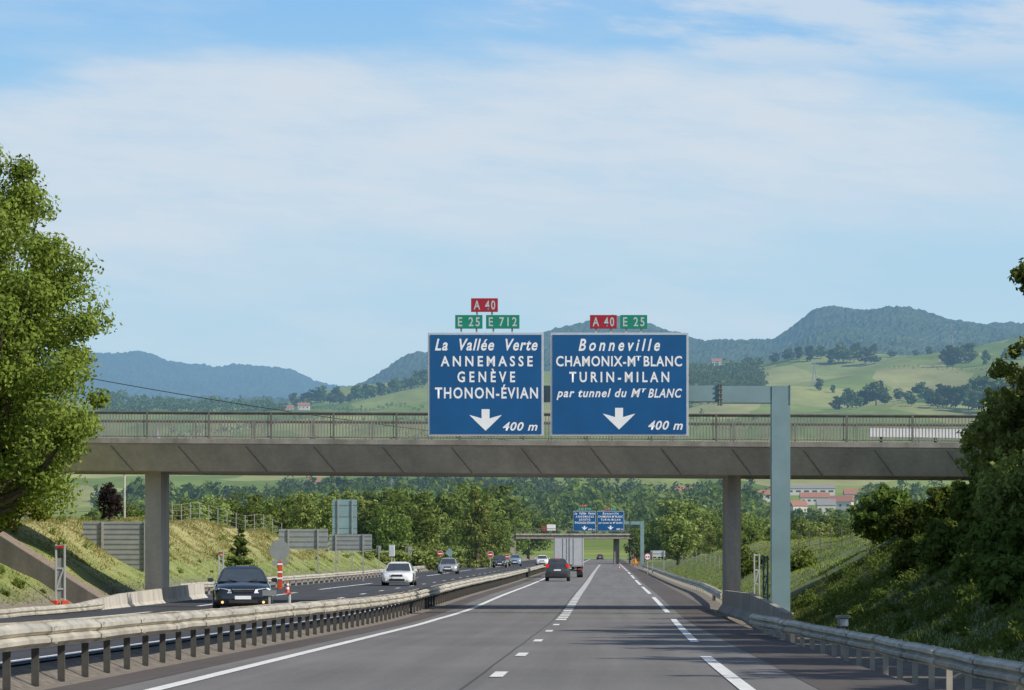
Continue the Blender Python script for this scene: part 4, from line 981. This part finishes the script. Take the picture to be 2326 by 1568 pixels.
rf=MB().prism([(-5,7),(5,7),(0,11)],3,17).build('roof','roofg',t_); rf.rotation_euler=(0,0,-math.pi/2); rf.location=(0,2,0)
MB().box(0,-3.05,8,1.2,.1,2).build('window','window',t_)
def pylon(label,px,py,h,group):
    Y=Yat(px,py); X=(px-CX)/F*Y; z=float(far_z(X,Y)); H=h*Y/F; t=thing('pylon',label,'pylon',(X,Y,z),0,group); mb=MB(); b=H*.11
    for sx in(-1,1):
        for sy in (-1,1): mb.tube([(sx*b,sy*b,0),(sx*b*.35,sy*b*.35,H*.6),(0,0,H)],.28,4)
    for i in range(6):
        z0=H*i*.1; z1=z0+H*.1; w0=b*(1-.108*i); w1=b*(1-.108*(i+1)); mb.tube([(-w0,-w0,z0),(w1,-w1,z1)],.18,4); mb.tube([(w0,-w0,z0),(-w1,-w1,z1)],.18,4)
    mb.build('lattice_tower','pylon',t)
    for f,wd in ((.7,.2),(.82,.15),(.93,.1)): MB().box(0,0,H*f,H*wd*2,.6,.6).build('crossarm','pylon',t)
    return [Vector((X+s*H*.2,Y,z+H*.7)) for s in (-1,1)]+[Vector((X,Y,z+H))]
a=pylon('lattice pylon on the hillside crest at far right',2160,790,66,None); b=pylon('lattice pylon in the hillside fields right of the gantry post',1850,880,62,None); c=pylon('small lattice pylon seen under the deck left of centre',890,1135,38,None)
for i,(p,q) in enumerate(zip(a,b)):
    o=MB().tube(para(p,q,18),.12,4).build('power_line','pylon'); tag(o,'thin power line strung between the two hillside pylons','power line','power lines between the hillside pylons')
# ---------------------------------------------------------------- world, sun, camera
w=bpy.data.worlds.new('World'); scene.world=w; w.use_nodes=True; nt=w.node_tree; nt.nodes.clear()
sv=Vector((.74,-.34,.60)).normalized(); el=math.asin(sv.z); az=math.atan2(sv.x,sv.y)
sky=nt.nodes.new('ShaderNodeTexSky'); sky.sky_type='NISHITA'; sky.sun_disc=False; sky.sun_elevation=el; sky.sun_rotation=az
tc=nt.nodes.new('ShaderNodeTexCoord'); sp=nt.nodes.new('ShaderNodeSeparateXYZ'); nt.links.new(tc.outputs['Generated'],sp.inputs[0])
u=math_(nt,'MAXIMUM',math_(nt,'MINIMUM',sp.outputs[0],.3),-.3); v=sp.outputs[2]
grad=ramp(nt,v,[(0,(.50,.66,.76)),(.06,(.48,.67,.80)),(.10,(.42,.65,.83)),(.135,(.34,.60,.85)),(.168,(.26,.52,.85)),(.35,(.14,.33,.66))])
cb=nt.nodes.new('ShaderNodeCombineXYZ'); nt.links.new(math_(nt,'ADD',math_(nt,'MULTIPLY',u,8),math_(nt,'MULTIPLY',v,9)),cb.inputs[0]); nt.links.new(math_(nt,'ADD',math_(nt,'MULTIPLY',v,32),math_(nt,'MULTIPLY',u,1.5)),cb.inputs[1])
n1=noise(nt,cb.outputs[0],1.3,8,.58); n2=noise(nt,cb.outputs[0],3.2,8,.62)
u2=math_(nt,'ADD',u,.02); T=math_(nt,'SUBTRACT',.1555,math_(nt,'MULTIPLY',math_(nt,'MULTIPLY',u2,u2),.75))
d1=math_(nt,'ADD',math_(nt,'SUBTRACT',T,v),math_(nt,'MULTIPLY',math_(nt,'SUBTRACT',n1,.5),.03))
def sm(x,a,b):
    m=nt.nodes.new('ShaderNodeMapRange'); m.interpolation_type='SMOOTHSTEP'; m.inputs[1].default_value=a; m.inputs[2].default_value=b; nt.links.new(x,m.inputs[0]); return m.outputs[0]
m1=sm(d1,-.003,.011)
Bq=math_(nt,'ADD',.092,math_(nt,'MULTIPLY',u,.09)); d2=math_(nt,'ADD',math_(nt,'SUBTRACT',v,Bq),math_(nt,'MULTIPLY',math_(nt,'SUBTRACT',n1,.5),.05))
m2=sm(d2,-.024,.028)
thick=sm(math_(nt,'ADD',math_(nt,'MULTIPLY',n2,.6),math_(nt,'MULTIPLY',n1,.4)),.25,.62)
body=math_(nt,'MULTIPLY',math_(nt,'MULTIPLY',m1,m2),math_(nt,'ADD',math_(nt,'MULTIPLY',thick,.52),.42),True)
st=math_(nt,'MULTIPLY',sm(n1,.40,.70),.38); st2=math_(nt,'MULTIPLY',sm(math_(nt,'ADD',n1,math_(nt,'MULTIPLY',u,1.)),.5,.66),.75)
top=math_(nt,'MULTIPLY',st2,sm(v,.138,.152))
f=math_(nt,'MAXIMUM',body,math_(nt,'MAXIMUM',st,top))
col=mixc(nt,f,grad,(.65,.73,.815))
bg1=nt.nodes.new('ShaderNodeBackground'); nt.links.new(col,bg1.inputs[0]); bg1.inputs[1].default_value=1
bg2=nt.nodes.new('ShaderNodeBackground'); nt.links.new(sky.outputs[0],bg2.inputs[0]); bg2.inputs[1].default_value=.13
mx=nt.nodes.new('ShaderNodeMixShader'); nt.links.new(sm(v,.2,.4),mx.inputs[0]); nt.links.new(bg1.outputs[0],mx.inputs[1]); nt.links.new(bg2.outputs[0],mx.inputs[2])
wo=nt.nodes.new('ShaderNodeOutputWorld'); nt.links.new(mx.outputs[0],wo.inputs[0])
sl=bpy.data.lights.new('Sun','SUN'); sl.energy=4.9; sl.angle=math.radians(.5); sl.color=(1,.94,.83)
so=bpy.data.objects.new('Sun',sl); COL.objects.link(so); so.rotation_euler=(-sv).to_track_quat('-Z','Y').to_euler()
cam=bpy.data.cameras.new('Camera'); co=bpy.data.objects.new('Camera',cam); COL.objects.link(co); co.location=(0,0,CZ); co.rotation_euler=(math.pi/2,0,0)
cam.sensor_width=36; cam.lens=F/2326*36; cam.shift_y=506/2326; cam.clip_end=30000; cam.clip_start=.5; scene.camera=co
scene.view_settings.view_transform='Standard'; scene.view_settings.look='None'; scene.view_settings.exposure=0
